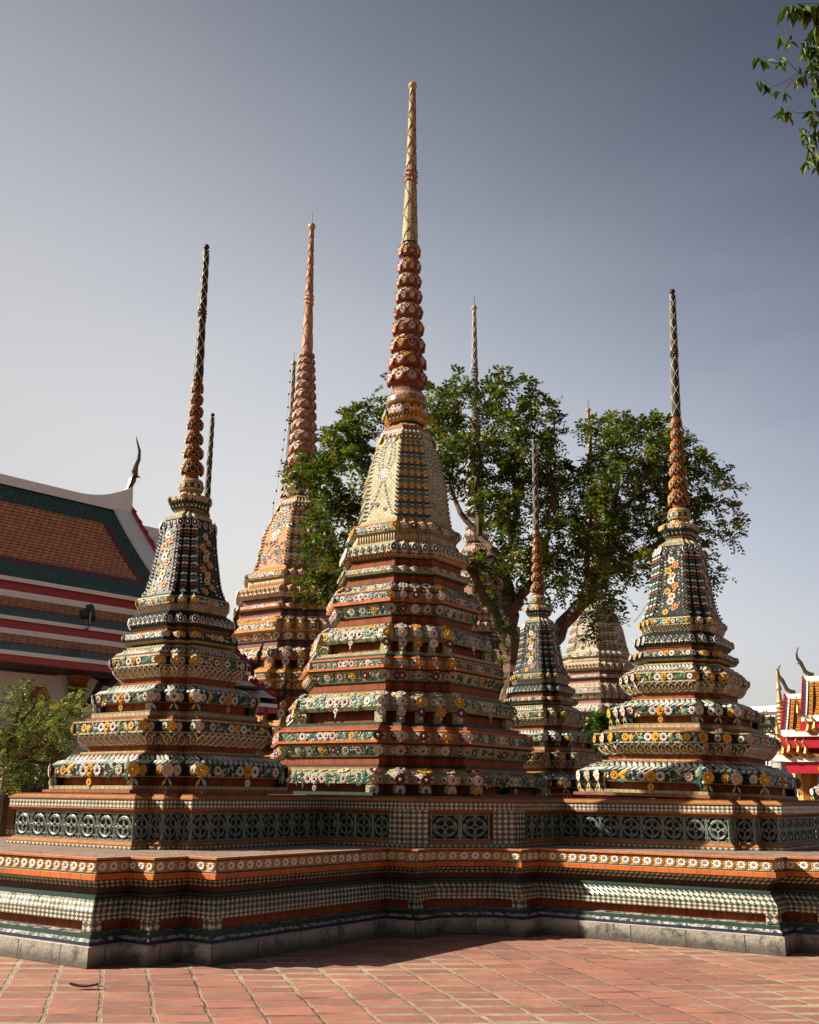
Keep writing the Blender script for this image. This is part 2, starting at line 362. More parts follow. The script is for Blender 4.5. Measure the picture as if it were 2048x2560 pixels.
TPL['petalrim'] = T_make([(*rim(_td, .20, .22), 1), (*fill([(x * .82, y * .82) for x, y in _td], .06, .13), 0)])
_ov = oval(.68, 1.0, 12, .18)
TPL['medal'] = T_make([(*fill([(x * .9, y * .9) for x, y in _ov], .08, .12), 0), (*rim(_ov, .30, .28), 1), (*rim([(x * .58, y * .58) for x, y in _ov], .45, .26, .1), 0), (*dome(.26, .12, .34, 6, 0, 0, 1.3), 2)])
def arc_tube(cx, cy, r, a0, a1, w, h, n=7):
    V, Fs = [], []
    for i in range(n + 1):
        a = a0 + (a1 - a0) * i / n
        for q, (k, z) in enumerate(((-1, 0), (0, h), (1, 0))): V.append((cx + (r + k * w) * cos(a), cy + (r + k * w) * sin(a), z))
    for i in range(n):
        for q in (0, 1):
            A = 3 * i + q; B = 3 * (i + 1) + q; Fs += [(A, A + 1, B + 1), (A, B + 1, B)]
    return V, Fs
TPL['scroll'] = T_make([(*arc_tube(-.45, 0, .5, .2, pi * 1.15, .10, .18), 0), (*arc_tube(.45, 0, .5, pi * 1.2, 2.15 * pi, .10, .18), 0), (*dome(.15, 0, .2, 5, -.72, .1), 1), (*dome(.15, 0, .2, 5, .72, -.1), 1),
                        ([(-.1, .15, .02), (.12, .55, .04), (-.2, .9, .03), (-.3, .5, .04), (-.1, .5, .18)], [(0, 1, 4), (1, 2, 4), (2, 3, 4), (3, 0, 4)], 0), ([(.1, -.15, .02), (-.12, -.55, .04), (.2, -.9, .03), (.3, -.5, .04), (.1, -.5, .18)], [(0, 1, 4), (1, 2, 4), (2, 3, 4), (3, 0, 4)], 0)])
_oc = [(cos(pi / 8 + k * pi / 4) * 1.08, sin(pi / 8 + k * pi / 4) * 1.08) for k in range(8)]
TPL['octile'] = T_make([(*rim(_oc, .24, .16), 0), (*rim([(x * .80, y * .80) for x, y in _oc], .10, .05), 0)] + [(*petal(2 * pi * k / 8, .16, .80, .27, .06, .28, .12), 1) for k in range(8)] + [(*dome(.19, .14, .16, 6), 2)])

W = (.60, .57, .52); PK = (.52, .42, .40); YE = (.60, .31, .025); OR = (.52, .17, .02); GR = (.016, .072, .046); TE = (.05, .17, .125); PG = (.36, .42, .32); MA = (.13, .02, .03); NV = (.02, .02, .08); CR = (.58, .50, .32); BK = (.012, .02, .018); RB = (.26, .07, .03)

class Relief:
    def __init__(s): s.d = {}
    def add(s, tpl, pos, u, v, n, size, cols, sy=1.0, rot=0.0, jit=.08):
        if rot: u, v = u * cos(rot) + v * sin(rot), v * cos(rot) - u * sin(rot)
        k = 1 + rng.uniform(-jit, jit)
        s.d.setdefault(tpl, []).append((np.column_stack((u * size * k, v * size * k * sy, n * size * k)), pos, [tuple(np.clip(np.array(c) * (1 + rng.uniform(-.22, .15)), 0, .9)) for c in cols]))
    def mesh(s, name):
        VV, FF, CC = [], [], []; o = 0
        for t, L in s.d.items():
            V, Fc, S = TPL[t]; M = np.array([x[0] for x in L]); P = np.array([x[1] for x in L])
            ns = S.max() + 1; C = np.array([(x[2] + [x[2][-1]] * ns)[:ns] for x in L])
            vv = np.einsum('nij,vj->nvi', M, V) + P[:, None, :]; cc = C[:, S, :]
            ff = Fc[None] + (np.arange(len(L)) * len(V))[:, None, None] + o
            VV.append(vv.reshape(-1, 3)); CC.append(cc.reshape(-1, 3)); FF.append(ff.reshape(-1, 3)); o += len(L) * len(V)
        if not VV: return None
        return tri_mesh(name, np.concatenate(VV), np.concatenate(FF), np.concatenate(CC), 'glazed_relief')
def tri_mesh(name, V, F, C, mat):
    me = bpy.data.meshes.new(name); k = F.shape[1]
    me.vertices.add(len(V)); me.vertices.foreach_set('co', V.astype(np.float32).ravel())
    me.loops.add(F.size); me.loops.foreach_set('vertex_index', F.astype(np.int32).ravel())
    me.polygons.add(len(F)); me.polygons.foreach_set('loop_start', np.arange(0, F.size, k, dtype=np.int32)); me.polygons.foreach_set('loop_total', np.full(len(F), k, np.int32))
    a = me.attributes.new('Col', 'FLOAT_COLOR', 'POINT'); a.data.foreach_set('color', np.column_stack((C, np.ones(len(C)))).astype(np.float32).ravel())
    me.materials.append(MATS[mat]); me.update(calc_edges=True); me.validate(); return me

# ------------------------------------------------------------------ rings, mouldings
def redent(a, r, n):
    b = a * r; s = (a - b) / (n - 1) if n > 1 else 0; q = []
    for i in range(n):
        q.append((a - i * s, b + i * s))
        if i < n - 1: q.append((a - (i + 1) * s, b + i * s))
    P = []
    for k in range(4):
        c, sn = [(1, 0), (0, 1), (-1, 0), (0, -1)][k]
        P += [(x * c - y * sn, x * sn + y * c) for x, y in q]
    return np.array(P)
def circle(r, n=24): return np.array([(r * cos(2 * pi * k / n), r * sin(2 * pi * k / n)) for k in range(n)])
def offset_poly(P, d):
    """inward mitred offset of a CCW polygon"""
    if abs(d) < 1e-9: return P.copy()
    E = np.roll(P, -1, 0) - P; E /= np.linalg.norm(E, axis=1)[:, None]; Nn = np.column_stack((-E[:, 1], E[:, 0]))
    out = []
    for i in range(len(P)):
        n0, n1 = Nn[i - 1], Nn[i]; k = (n0 + n1); k = k / (1 + np.dot(n0, n1)); out.append(P[i] + d * k)
    return np.array(out)
def lift(P, z): return np.column_stack((P, np.full(len(P), z)))
def convex_flags(P):
    a = P - np.roll(P, 1, 0); b = np.roll(P, -1, 0) - P; return (a[:, 0] * b[:, 1] - a[:, 1] * b[:, 0]) > 1e-6
def band(mb, A, B, mat, norm=None):
    """one moulding strip between two rings; norm=(tile width, rows) puts the uv in tiles"""
    n = len(A)
    for k in range(n):
        j = (k + 1) % n; a, b, c, d = A[k], A[j], B[j], B[k]
        l0, l1 = np.linalg.norm(b - a), np.linalg.norm(c - d); h = np.linalg.norm((c + d - a - b) / 2)
        if max(l0, l1) < 1e-6 or (h < 1e-6): continue
        if norm:
            nt = max(1, round(l0 / norm[0])); x0, x1, hh = nt / 2, nt / 2, norm[1]; z0 = 0
        else:
            x0, x1, hh = l0 / 2, l1 / 2, h; z0 = a[2] * .0
        sh = k * 3.0
        mb.poly([a, b, c, d], mat, [(sh - x0, z0), (sh + x0, z0), (sh + x1, z0 + hh), (sh - x1, z0 + hh)])
def frames(A, B):
    n = len(A); out = []
    for k in range(n):
        j = (k + 1) % n; u = A[j] - A[k] + B[j] - B[k]; L = np.linalg.norm(u) / 2
        if L < 1e-5: out.append(None); continue
        u = u / np.linalg.norm(u); v = (B[k] + B[j] - A[k] - A[j]) / 2; h = np.linalg.norm(v); v = v / (h + 1e-9); nn = np.cross(u, v)
        out.append((A[k], A[j], B[k], B[j], u, v, nn, L, h))
    return out
def bil(f, s, t): return (f[0] * (1 - s) + f[1] * s) * (1 - t) + (f[2] * (1 - s) + f[3] * s) * t
def corner_frames(A, B, P):
    n = len(A); fl = convex_flags(P); out = []; fr = frames(A, B)
    for k in range(n):
        if not fl[k] or fr[k] is None or fr[k - 1] is None: continue
        nn = fr[k][6] + fr[k - 1][6]; nn /= np.linalg.norm(nn); v = fr[k][5] + fr[k - 1][5]; v = v - nn * np.dot(v, nn); v /= np.linalg.norm(v)
        out.append((A[k], B[k], np.cross(v, nn), v, nn))
    return out
def feet(mb, P0, P1, zl, zh, w, mat, fl):
    """blocks under each convex corner, from the recessed ring P1 out to the belly ring P0"""
    n = len(P0)
    for k in range(n):
        if not fl[k]: continue
        for sgn in (1, -1):
            j = (k + sgn) % n; e = P0[j] - P0[k]; L = np.linalg.norm(e); ww = min(w, L * .46); e = e / L
            a = P0[k]; b = a + e * ww; e2 = P0[(k - sgn) % n] - P0[k]; e2 /= np.linalg.norm(e2)
            dep = np.linalg.norm(P1[k] - P0[k]) / math.sqrt(2) * 1.05
            c = b + e2 * dep
            lo = lambda p, z: (p[0], p[1], z)
            t = .88
            q = [lo(a, zl), lo(b, zl), lo(b, zh), lo(a, zh)]; s_ = [lo(b, zl), lo(c, zl), lo(c, zh), lo(b, zh)]
            if sgn < 0: q = [q[1], q[0], q[3], q[2]]; s_ = [s_[1], s_[0], s_[3], s_[2]]
            h = zh - zl
            mb.poly(q, mat, [(0, 0), (ww, 0), (ww, h), (0, h)] if mat != 'diamond_tile' else [(0, 0), (ww / .09, 0), (ww / .09, h / .07), (0, h / .07)])
            mb.poly(s_, mat, [(0, 0), (dep, 0), (dep, h), (0, h)])

# ------------------------------------------------------------------ chedis
FL_DARK = [(W, MA), (YE, OR), (PK, YE), (YE, YE), (W, YE)]
FL_CREAM = [(PK, MA), (W, YE), (PK, GR), (YE, YE), (MA, W), (W, MA)]
PAL_SMALL = dict(ground='black_glaze', riser='red_glazed_tile', lip='yellow_course', course='yellow_course', line='red_brick_course', brick='red_brick_course', spire='black_glaze', bulb='black_glaze',
                 fl=FL_DARK, leaf=[GR, PG, TE, YE, GR], dot=[OR, W, YE, TE], scale=[W, PG, W, W], pet=(GR, W, YE), med=(GR, W, W), chip=[W, GR, RB, W, TE], rimc=(.50, .22, .03), lat=CR, bulbin=BK, bulbneck='red_glazed_tile')
PAL_MAIN = dict(main=True, ground='cream_diagonal_tile', riser='red_glazed_tile', lip='green_course', course='green_course', line='orange_glazed_tile', brick='red_brick_course', spire='cream_diagonal_tile', bulb='brown_glaze',
                fl=FL_CREAM, leaf=[GR, GR, TE, GR], dot=[W, W, YE, MA], scale=[GR, TE, W, PG], pet=(GR, YE, W), med=(TE, W, W), chip=[NV, TE, YE], rimc=RB, lat=RB, bulbin=CR, bulbneck='red_glazed_tile')

# rows: (half width at the face, height, material key, ornament); the first row of a tier only opens it
SMALL = dict(ratio=.58, n=3, tiers=[
    [(1.47, 1.60), (1.47, 1.640, 'brick', None), (1.40, 1.642, 'brick', None), (1.40, 1.685, 'course', None), (1.385, 1.687, 'course', None), ('legs', 1.385, 1.27, 1.687, 1.785),
     (1.395, 1.80, 'lip', None), (1.400, 1.935, 'ground', 'belly'), (1.19, 2.05, 'ground', 'scales'), (1.175, 2.052, 'brick', None), (1.175, 2.072, 'brick', None), (1.09, 2.074, 'course', None), (1.09, 2.098, 'course', None),
     (1.01, 2.10, 'course', None), (1.01, 2.165, 'riser', None), (1.05, 2.167, 'lip', None), (1.05, 2.185, 'lip', None), (1.165, 2.305, 'ground', 'lotus'), (1.19, 2.307, 'line', None), (1.19, 2.333, 'course', None), (1.185, 2.45, 'ground', 'garland'), (1.20, 2.452, 'course', None), (1.20, 2.475, 'course', None)],
    [(1.06, 2.477), (1.06, 2.525, 'brick', None), (1.00, 2.527, 'brick', None), (1.00, 2.588, 'course', None), (.97, 2.59, 'course', None), ('legs', .965, .875, 2.59, 2.695),
     (.985, 2.705, 'lip', None), (.998, 2.82, 'ground', 'belly'), (.80, 2.925, 'ground', 'scales'), (.785, 2.927, 'brick', None), (.785, 2.945, 'course', None), (.69, 2.947, 'course', None), (.69, 3.03, 'riser', None),
     (.725, 3.032, 'lip', None), (.725, 3.05, 'lip', None), (.815, 3.165, 'ground', 'lotus'), (.83, 3.167, 'line', None), (.83, 3.192, 'course', None), (.833, 3.295, 'ground', 'garland'), (.825, 3.297, 'course', None), (.81, 3.32, 'course', None)],
    [(.80, 3.32), (.80, 3.338, 'brick', None), (.675, 3.425, 'ground', 'scales'), (.655, 3.427, 'lip', None), (.655, 3.455, 'course', None), (.595, 3.457, 'course', None), (.595, 3.487, 'riser', None), (.665, 3.489, 'lip', None), (.70, 3.515, 'lip', None), (.715, 3.55, 'ground', None), (.695, 3.625, 'ground', 'garland2'), (.665, 3.635, 'lip', None),
     (.59, 3.637, 'lip', None), (.59, 3.69, 'riser', None), (.615, 3.70, 'lip', None), (.655, 3.765, 'ground', None), (.645, 3.845, 'ground', 'medal'), (.60, 3.885, 'ground', None), (.525, 3.935, 'ground', None), (.565, 4.012, 'ground', 'lotus'), (.578, 4.014, 'line', None), (.578, 4.032, 'course', None), (.578, 4.105, 'ground', 'garland'), (.578, 4.107, 'course', None), (.57, 4.13, 'course', None)]],
    bell=[(.55, 4.13), (.525, 4.165), (.48, 4.27), (.445, 4.41), (.405, 4.68), (.378, 4.87), (.362, 5.05), (.350, 5.16), (.332, 5.22), (.295, 5.255)],
    throne=[(.30, 5.255), (.30, 5.295, 'course', None), (.24, 5.34, 'ground', 'scales'), (.19, 5.38, 'course', None), (.185, 5.40, 'riser', None), (.20, 5.42, 'lip', None), (.265, 5.52, 'ground', 'pearls'), (.275, 5.53, 'course', None), (.275, 5.60, 'ground', 'garland'), (.265, 5.615, 'course', None), (.15, 5.63, 'course', None)],
    round=[(.135, 5.63), (.135, 5.70, 'riser', 'studs'), (.165, 5.705, 'lip', None), (.182, 5.74, 'lip', None), (.180, 5.80, 'ground', 'studs'), (.175, 5.825, 'course', None), (.14, 5.88, 'ground', 'dome'), (.10, 5.905, 'ground', None), (.098, 5.96, 'riser', None)],
    bulbs=[(6.05, .161, 5.96, 6.17), (6.29, .142, 6.21, 6.39), (6.50, .127, 6.425, 6.60), (6.72, .117, 6.64, 6.81), (6.92, .102, 6.84, 7.00), (7.11, .092, 7.03, 7.18), (7.28, .086, 7.20, 7.40)],
    shaft=[(7.40, .074, 8.40, .058), (8.53, .060, 9.50, .047)], ring=(8.40, 8.53, .070), ball=(9.565, .052), top=9.48, base=1.63)
MAIN = dict(ratio=.5, n=5, tiers=[
    [(2.30, 1.60), (2.30, 1.645, 'course', None), ('legs', 2.22, 2.08, 1.645, 1.755), (2.24, 1.77, 'lip', None), (2.25, 1.905, 'ground', 'belly'), (2.02, 1.99, 'ground', 'scales'), (2.005, 1.992, 'line', None), (2.005, 2.015, 'line', None), (1.93, 2.017, 'course', None), (1.93, 2.058, 'course', None),
     (1.885, 2.06, 'course', None), (1.885, 2.17, 'riser', None), (1.92, 2.172, 'lip', None), (1.92, 2.198, 'lip', None), (2.0, 2.35, 'ground', 'swag'), (2.03, 2.375, 'course', None), (2.055, 2.377, 'line', None), (2.055, 2.415, 'line', None), (2.005, 2.417, 'line', None), (2.0, 2.56, 'ground', 'garland'), (2.03, 2.562, 'line', None), (2.03, 2.587, 'line', None)],
    [(1.95, 2.589), (1.95, 2.645, 'brick', None), (1.83, 2.647, 'brick', None), (1.83, 2.70, 'course', None), (1.71, 2.702, 'course', None), ('legs', 1.70, 1.58, 2.702, 2.875), (1.72, 2.89, 'lip', None), (1.765, 2.95, 'ground', None), (1.735, 3.11, 'ground', 'belly'), (1.58, 3.19, 'ground', 'scales'), (1.565, 3.192, 'line', None), (1.565, 3.21, 'line', None), (1.52, 3.212, 'course', None), (1.52, 3.235, 'course', None),
     (1.485, 3.237, 'course', None), (1.485, 3.355, 'riser', None), (1.515, 3.357, 'lip', None), (1.515, 3.385, 'lip', None), (1.59, 3.54, 'ground', 'swag'), (1.615, 3.56, 'course', None), (1.645, 3.562, 'line', None), (1.645, 3.60, 'line', None), (1.57, 3.602, 'line', None), (1.565, 3.725, 'ground', 'garland'), (1.59, 3.727, 'line', None), (1.59, 3.757, 'line', None)],
    [(1.53, 3.759), (1.53, 3.80, 'course', None), (1.45, 3.802, 'ground', None), (1.45, 3.86, 'ground', None), (1.40, 3.862, 'ground', None), ('legs', 1.385, 1.28, 3.862, 4.02), (1.40, 4.035, 'lip', None), (1.435, 4.085, 'ground', None), (1.405, 4.23, 'ground', 'belly'), (1.25, 4.325, 'ground', 'scales'), (1.235, 4.327, 'line', None), (1.235, 4.345, 'line', None), (1.17, 4.347, 'course', None), (1.17, 4.372, 'course', None),
     (1.10, 4.374, 'course', None), (1.10, 4.50, 'riser', None), (1.13, 4.502, 'lip', None), (1.13, 4.53, 'lip', None), (1.19, 4.69, 'ground', 'swag'), (1.215, 4.71, 'course', None), (1.25, 4.712, 'line', None), (1.25, 4.765, 'line', None), (1.225, 4.767, 'line', None), (1.215, 4.89, 'ground', 'garland'), (1.225, 4.892, 'line', None), (1.225, 4.91, 'course', None)],
    [(1.19, 4.91), (1.19, 4.935, 'line', None), (1.04, 5.06, 'ground', 'scales'), (1.02, 5.062, 'course', None), (1.02, 5.095, 'course', None), (.98, 5.097, 'course', None), (.98, 5.215, 'riser', None), (1.02, 5.217, 'lip', None), (1.05, 5.25, 'lip', None), (1.075, 5.29, 'ground', None), (1.05, 5.365, 'ground', 'garland2'), (1.00, 5.375, 'course', None),
     (.925, 5.38, 'course', None), (.925, 5.515, 'riser', None), (.955, 5.517, 'lip', None), (.955, 5.54, 'lip', None), (1.04, 5.625, 'ground', 'lotus'), (1.02, 5.755, 'ground', 'medal'), (.96, 5.80, 'ground', None), (.845, 5.86, 'ground', None), (.845, 6.0, 'riser', 'bars'), (.905, 6.025, 'lip2', None), (.905, 6.05, 'lip2', None), (.915, 6.052, 'line', None), (.90, 6.165, 'ground', 'garland'), (.91, 6.167, 'line', None), (.90, 6.19, 'line', None), (.83, 6.20, 'course', None), (.80, 6.245, 'ground', None)],
    ],
    bell=[(.80, 6.245), (.765, 6.30), (.735, 6.48), (.712, 6.70), (.69, 6.93), (.667, 7.15), (.632, 7.31), (.592, 7.475), (.555, 7.62), (.516, 7.76), (.47, 7.89), (.424, 8.0), (.375, 8.12)],
    throne=[(.40, 8.10), (.40, 8.14, 'line', None), (.305, 8.20, 'ground', 'scales'), (.262, 8.205, 'riser', None), (.262, 8.26, 'riser', None), (.30, 8.28, 'lip', None), (.385, 8.41, 'ground', 'lotus'), (.40, 8.42, 'line', None), (.39, 8.51, 'ground', 'garland'), (.30, 8.54, 'ground', None)],
    round=[(.30, 8.52), (.30, 8.65, 'riser', 'studs'), (.36, 8.66, 'lip2', None), (.385, 8.69, 'lip2', None), (.375, 8.78, 'bulb', 'studs'), (.34, 8.86, 'ground', 'dome'), (.285, 8.95, 'bulb', None), (.27, 8.98, 'lip', None), (.245, 8.985, 'lip', None), (.245, 9.06, 'riser', None)],
    bulbs=[(9.21, .358, 9.06, 9.40), (9.54, .336, 9.40, 9.72), (9.90, .312, 9.75, 10.07), (10.26, .288, 10.11, 10.42), (10.60, .265, 10.46, 10.74), (10.935, .246, 10.79, 11.07), (11.255, .228, 11.12, 11.39), (11.575, .214, 11.43, 11.72), (11.915, .203, 11.77, 12.08)],
    shaft=[(12.08, .158, 13.42, .112), (13.72, .104, 15.64, .056)], ring=(13.42, 13.72, .137), ball=(15.70, .10), top=15.6, base=1.6)

def ornament(rel, A, B, P, rule, pal, lod=1.0):
    fr = [f for f in frames(A, B) if f]; cf = corner_frames(A, B, P); h = np.median([f[8] for f in fr]); Lmax = max(f[7] for f in fr)
    long_ = [f for f in fr if f[7] > .6 * Lmax]; ti = rng.integers(0, 99)
    def pick(l): return l[rng.integers(0, len(l))]
    def flower(pos, u, v, n, s, i=None, t=None):
        c = pal['fl'][(i if i is not None else rng.integers(0, 50)) % len(pal['fl'])]
        rel.add(t or pick(['flower', 'daisy', 'rose', 'flower']), pos, u, v, n, s, c, rot=rng.uniform(0, 1))
    def leafset(f, s, t, sz):
        for q in range(3 if pal['n'] == 5 else 2):
            p = bil(f, s, t) + f[4] * rng.uniform(-.5, .5) * sz + f[5] * rng.uniform(-.5, .5) * sz
            rel.add('leaf', p, f[4], f[5], f[6], sz * rng.uniform(.7, 1.0), [pick(pal['leaf'])], rot=rng.uniform(-1.6, 1.6))
        p = bil(f, s, t) + f[4] * rng.uniform(-.7, .7) * sz + f[5] * rng.uniform(-.6, .6) * sz
        rel.add('dot', p, f[4], f[5], f[6], sz * .27, [pick(pal['dot'])])
        if pal['n'] == 5: rel.add('dot', bil(f, s, t) + f[4] * rng.uniform(-.9, .9) * sz + f[5] * rng.uniform(-.7, .7) * sz, f[4], f[5], f[6], sz * .24, [W])
    if rule in ('garland', 'garland2', 'swag', 'belly'):
        k = {'garland': .55, 'garland2': .58, 'swag': .46, 'belly': .52}[rule]; fs = h * k
        if rule == 'belly': fs = min(h * .60, .085 * pal.get('k', 1))
        for (a, b, u, v, n) in cf:
            i = rng.integers(0, 50); flower(a * .5 + b * .5, u, v, n, fs * 1.05, i, 'rose' if pal['n'] == 5 else None)
            if rule == 'belly' and pal['n'] == 5: flower(a * .5 + b * .5 - v * fs * 2.0 + n * .01, u, v, n, fs * .95, i + 1); rel.add('dot', a * .5 + b * .5 - v * fs * 3.2, u, v, n, fs * .3, [W])
            if rule == 'belly' and pal['n'] == 3:
                for sg in (-1, 1): rel.add('leaf', a * .5 + b * .5 - v * fs * 1.75 + u * sg * fs * .45, u, v, n, fs * .75, [YE if sg < 0 else PG], rot=sg * .5)
        for f in fr:
            if f[7] > .6 * Lmax: continue
            if f[7] > fs * 1.3: flower(bil(f, .5, .5), f[4], f[5], f[6], min(fs * .85, f[7] * .42)); rel.add('leaf', bil(f, .5, .12), f[4], f[5], f[6], fs * .6, [pick(pal['leaf'])], rot=rng.uniform(1, 2)); rel.add('leaf', bil(f, .5, .88), f[4], f[5], f[6], fs * .6, [pick(pal['leaf'])], rot=rng.uniform(1, 2))
        for f in long_:
            m = max(3, int(f[7] / (fs * 1.75))); m += (m + 1) % 2
            for q in range(m):
                s = (q + .5) / m; i = q - m // 2
                s_in = .5 + (s - .5) * .93
                if rule == 'swag':
                    if q % 2 == 0 and 0 < q < m - 1: flower(bil(f, s_in, .5), f[4], f[5], f[6], fs * .9, q // 2)
                    else: leafset(f, s_in, .5, fs * 1.1); leafset(f, s_in, .35, fs * .8)
                elif abs(i) <= 1: flower(bil(f, s_in, .5), f[4], f[5], f[6], fs * (1.08 if i == 0 else .95), 1 if i == 0 else 0, 'rose' if i == 0 else 'flower')
                elif (abs(i) % 5 == 4): flower(bil(f, s_in, .5), f[4], f[5], f[6], fs * .85)
                elif rule == 'belly' and abs(i) % 2 == 0 and pal['n'] == 3: rel.add('scroll', bil(f, s_in, .5), f[4], f[5], f[6], fs * 1.0, [PG if q % 2 else TE, pick(pal['dot'])])
                else:
                    for t in ((.3, .7) if rule != 'garland2' else (.5,)): leafset(f, s_in, t, fs * 1.15)
            if rule == 'belly':
                p = bil(f, .5, .5) - f[5] * fs * 1.75 + f[6] * .015; flower(p, f[4], f[5], f[6], fs * .62); rel.add('leaf', p - f[5] * fs * .9, f[4], f[5], f[6], fs * .5, [PG])
    elif rule == 'scales':
        for f in fr:
            w = h * .36; m = max(1, int(f[7] / w))
            if pal['n'] == 3:
                for q in range(m):
                    for r_, t in ((0, .28), (1, .72)):
                        rel.add('leaf', bil(f, (q + .5 + .3 * r_) / (m + .4), t), f[4], f[5], f[6], h * .38, [pal['scale'][(q // 2 + r_) % 4]], sy=1.0, rot=-.75 if r_ == 0 else .55)
            else:
                for q in range(0, m, 2):
                    if rng.random() < .30: flower(bil(f, (q + .5) / m, .5), f[4], f[5], f[6], h * .42)
                    else: rel.add('leaf', bil(f, (q + .5) / m, .5), f[4], f[5], f[6], h * .34, [pick([GR, TE, PG])], rot=rng.uniform(-1.3, 1.3))
        for (a, b, u, v, n) in cf:
            if pal['n'] == 5: flower(a * .45 + b * .55, u, v, n, h * .48)
    elif rule == 'lotus':
        w = h * .62
        for f in fr:
            m = max(1, round(f[7] / w))
            for q in range(m):
                rel.add('petal', bil(f, (q + .5) / m, .52), f[4], f[5], f[6], h * .60, [pal['pet'][0], pal['pet'][1], pal['pet'][2]], sy=.95)
                if q: rel.add('leaf', bil(f, q / m, .72), f[4], f[5], f[6], h * .26, [pal['pet'][1]]); rel.add('dot', bil(f, q / m, .25), f[4], f[5], f[6], h * .12, [pal['pet'][2]])
    elif rule == 'medal':
        w = h * 1.05
        for f in fr:
            m = max(1, round(f[7] / w)) if f[7] > .6 * Lmax else 1
            for q in range(m):
                rel.add('medal', bil(f, (q + .5) / m, .45), f[4], f[5], f[6], h * .62, pal['med'])
                for dq in (-.5, .5): rel.add('leaf', bil(f, (q + .5 + dq) / m, .1), f[4], f[5], f[6], h * .40, [YE if pal['n'] == 5 else W])
        for (a, b, u, v, n) in cf: rel.add('medal', a * .55 + b * .45, u, v, n, h * .66, pal['med'])
    elif rule == 'bars':
        for f in fr:
            m = max(1, round(f[7] / .055 / lod))
            for q in range(m):
                p = bil(f, (q + .5) / m, .5); w = f[7] / m * .24; e = f[6] * .025
                rel.add('bar', p, f[4], f[5], f[6], h * .5, [CR], jit=.02)
    elif rule == 'pearls':
        for f in fr:
            m = max(1, round(f[7] / (h * .55)))
            for q in range(m): rel.add('petal', bil(f, (q + .5) / m, .5), f[4], f[5], f[6], h * .5, [GR, GR, W])
    elif rule in ('studs', 'dome'):
        for k, f in enumerate(fr):
            if k % 2 == 0 or rule == 'dome': flower(bil(f, .5, .5), f[4], f[5], f[6], h * .48, t='flower6')
TPL['batten'] = T_make([([(-.45, -1, 0), (.45, -1, 0), (.45, 1, 0), (-.45, 1, 0), (-.3, -1, .5), (.3, -1, .5), (.3, 1, .5), (-.3, 1, .5)], [(4, 5, 6), (4, 6, 7), (0, 4, 3), (3, 4, 7), (1, 2, 6), (1, 6, 5)], 0)])
TPL['bar'] = T_make([([(-.16, -1, 0), (.16, -1, 0), (.16, 1, 0), (-.16, 1, 0), (-.13, -.95, .2), (.13, -.95, .2), (.13, .95, .3), (-.13, .95, .3)], [(4, 5, 6), (4, 6, 7), (0, 1, 5), (0, 5, 4), (1, 2, 6), (1, 6, 5), (3, 0, 4), (3, 4, 7), (2, 3, 7), (2, 7, 6)], 0)])

def build_moulding(rows, ringf, pal, spec, mb, rel, sxy, sz, zb, fine=True):
    def Z(z): return (z - zb) * sz
    cur = ringf(rows[0][0] * sxy); A = lift(cur, Z(rows[0][1]))
    for row in rows[1:]:
        if row[0] == 'legs':
            _, ao, ai, z0, z1 = row
            Po, Pi = ringf(ao * sxy), ringf(ai * sxy); Ai = lift(Pi, Z(z0)); Bi = lift(Pi, Z(z1))
            band(mb, A, Ai, MK(pal, 'course')); band(mb, Ai, Bi, MK(pal, 'riser'))
            feet(mb, Po, Pi, Z(z0), Z(z1) + .012, (.075 if spec is SMALL else .10) * sxy * 1.5, MK(pal, 'ground'), convex_flags(Po))
            A = lift(ringf(ao * sxy), Z(z1)); band(mb, Bi, A, MK(pal, 'lip')); continue
        a, z, key, rule = row
        P = ringf(a * sxy); B = lift(P, Z(z)); band(mb, A, B, MK(pal, key))
        if rule: ornament(rel, A, B, P, rule, pal)
        A = B
    return A
def MK(pal, key):
    if key == 'lip2': key = 'yellow_course' if pal['n'] == 5 else 'lip'
    return pal.get(key, key)

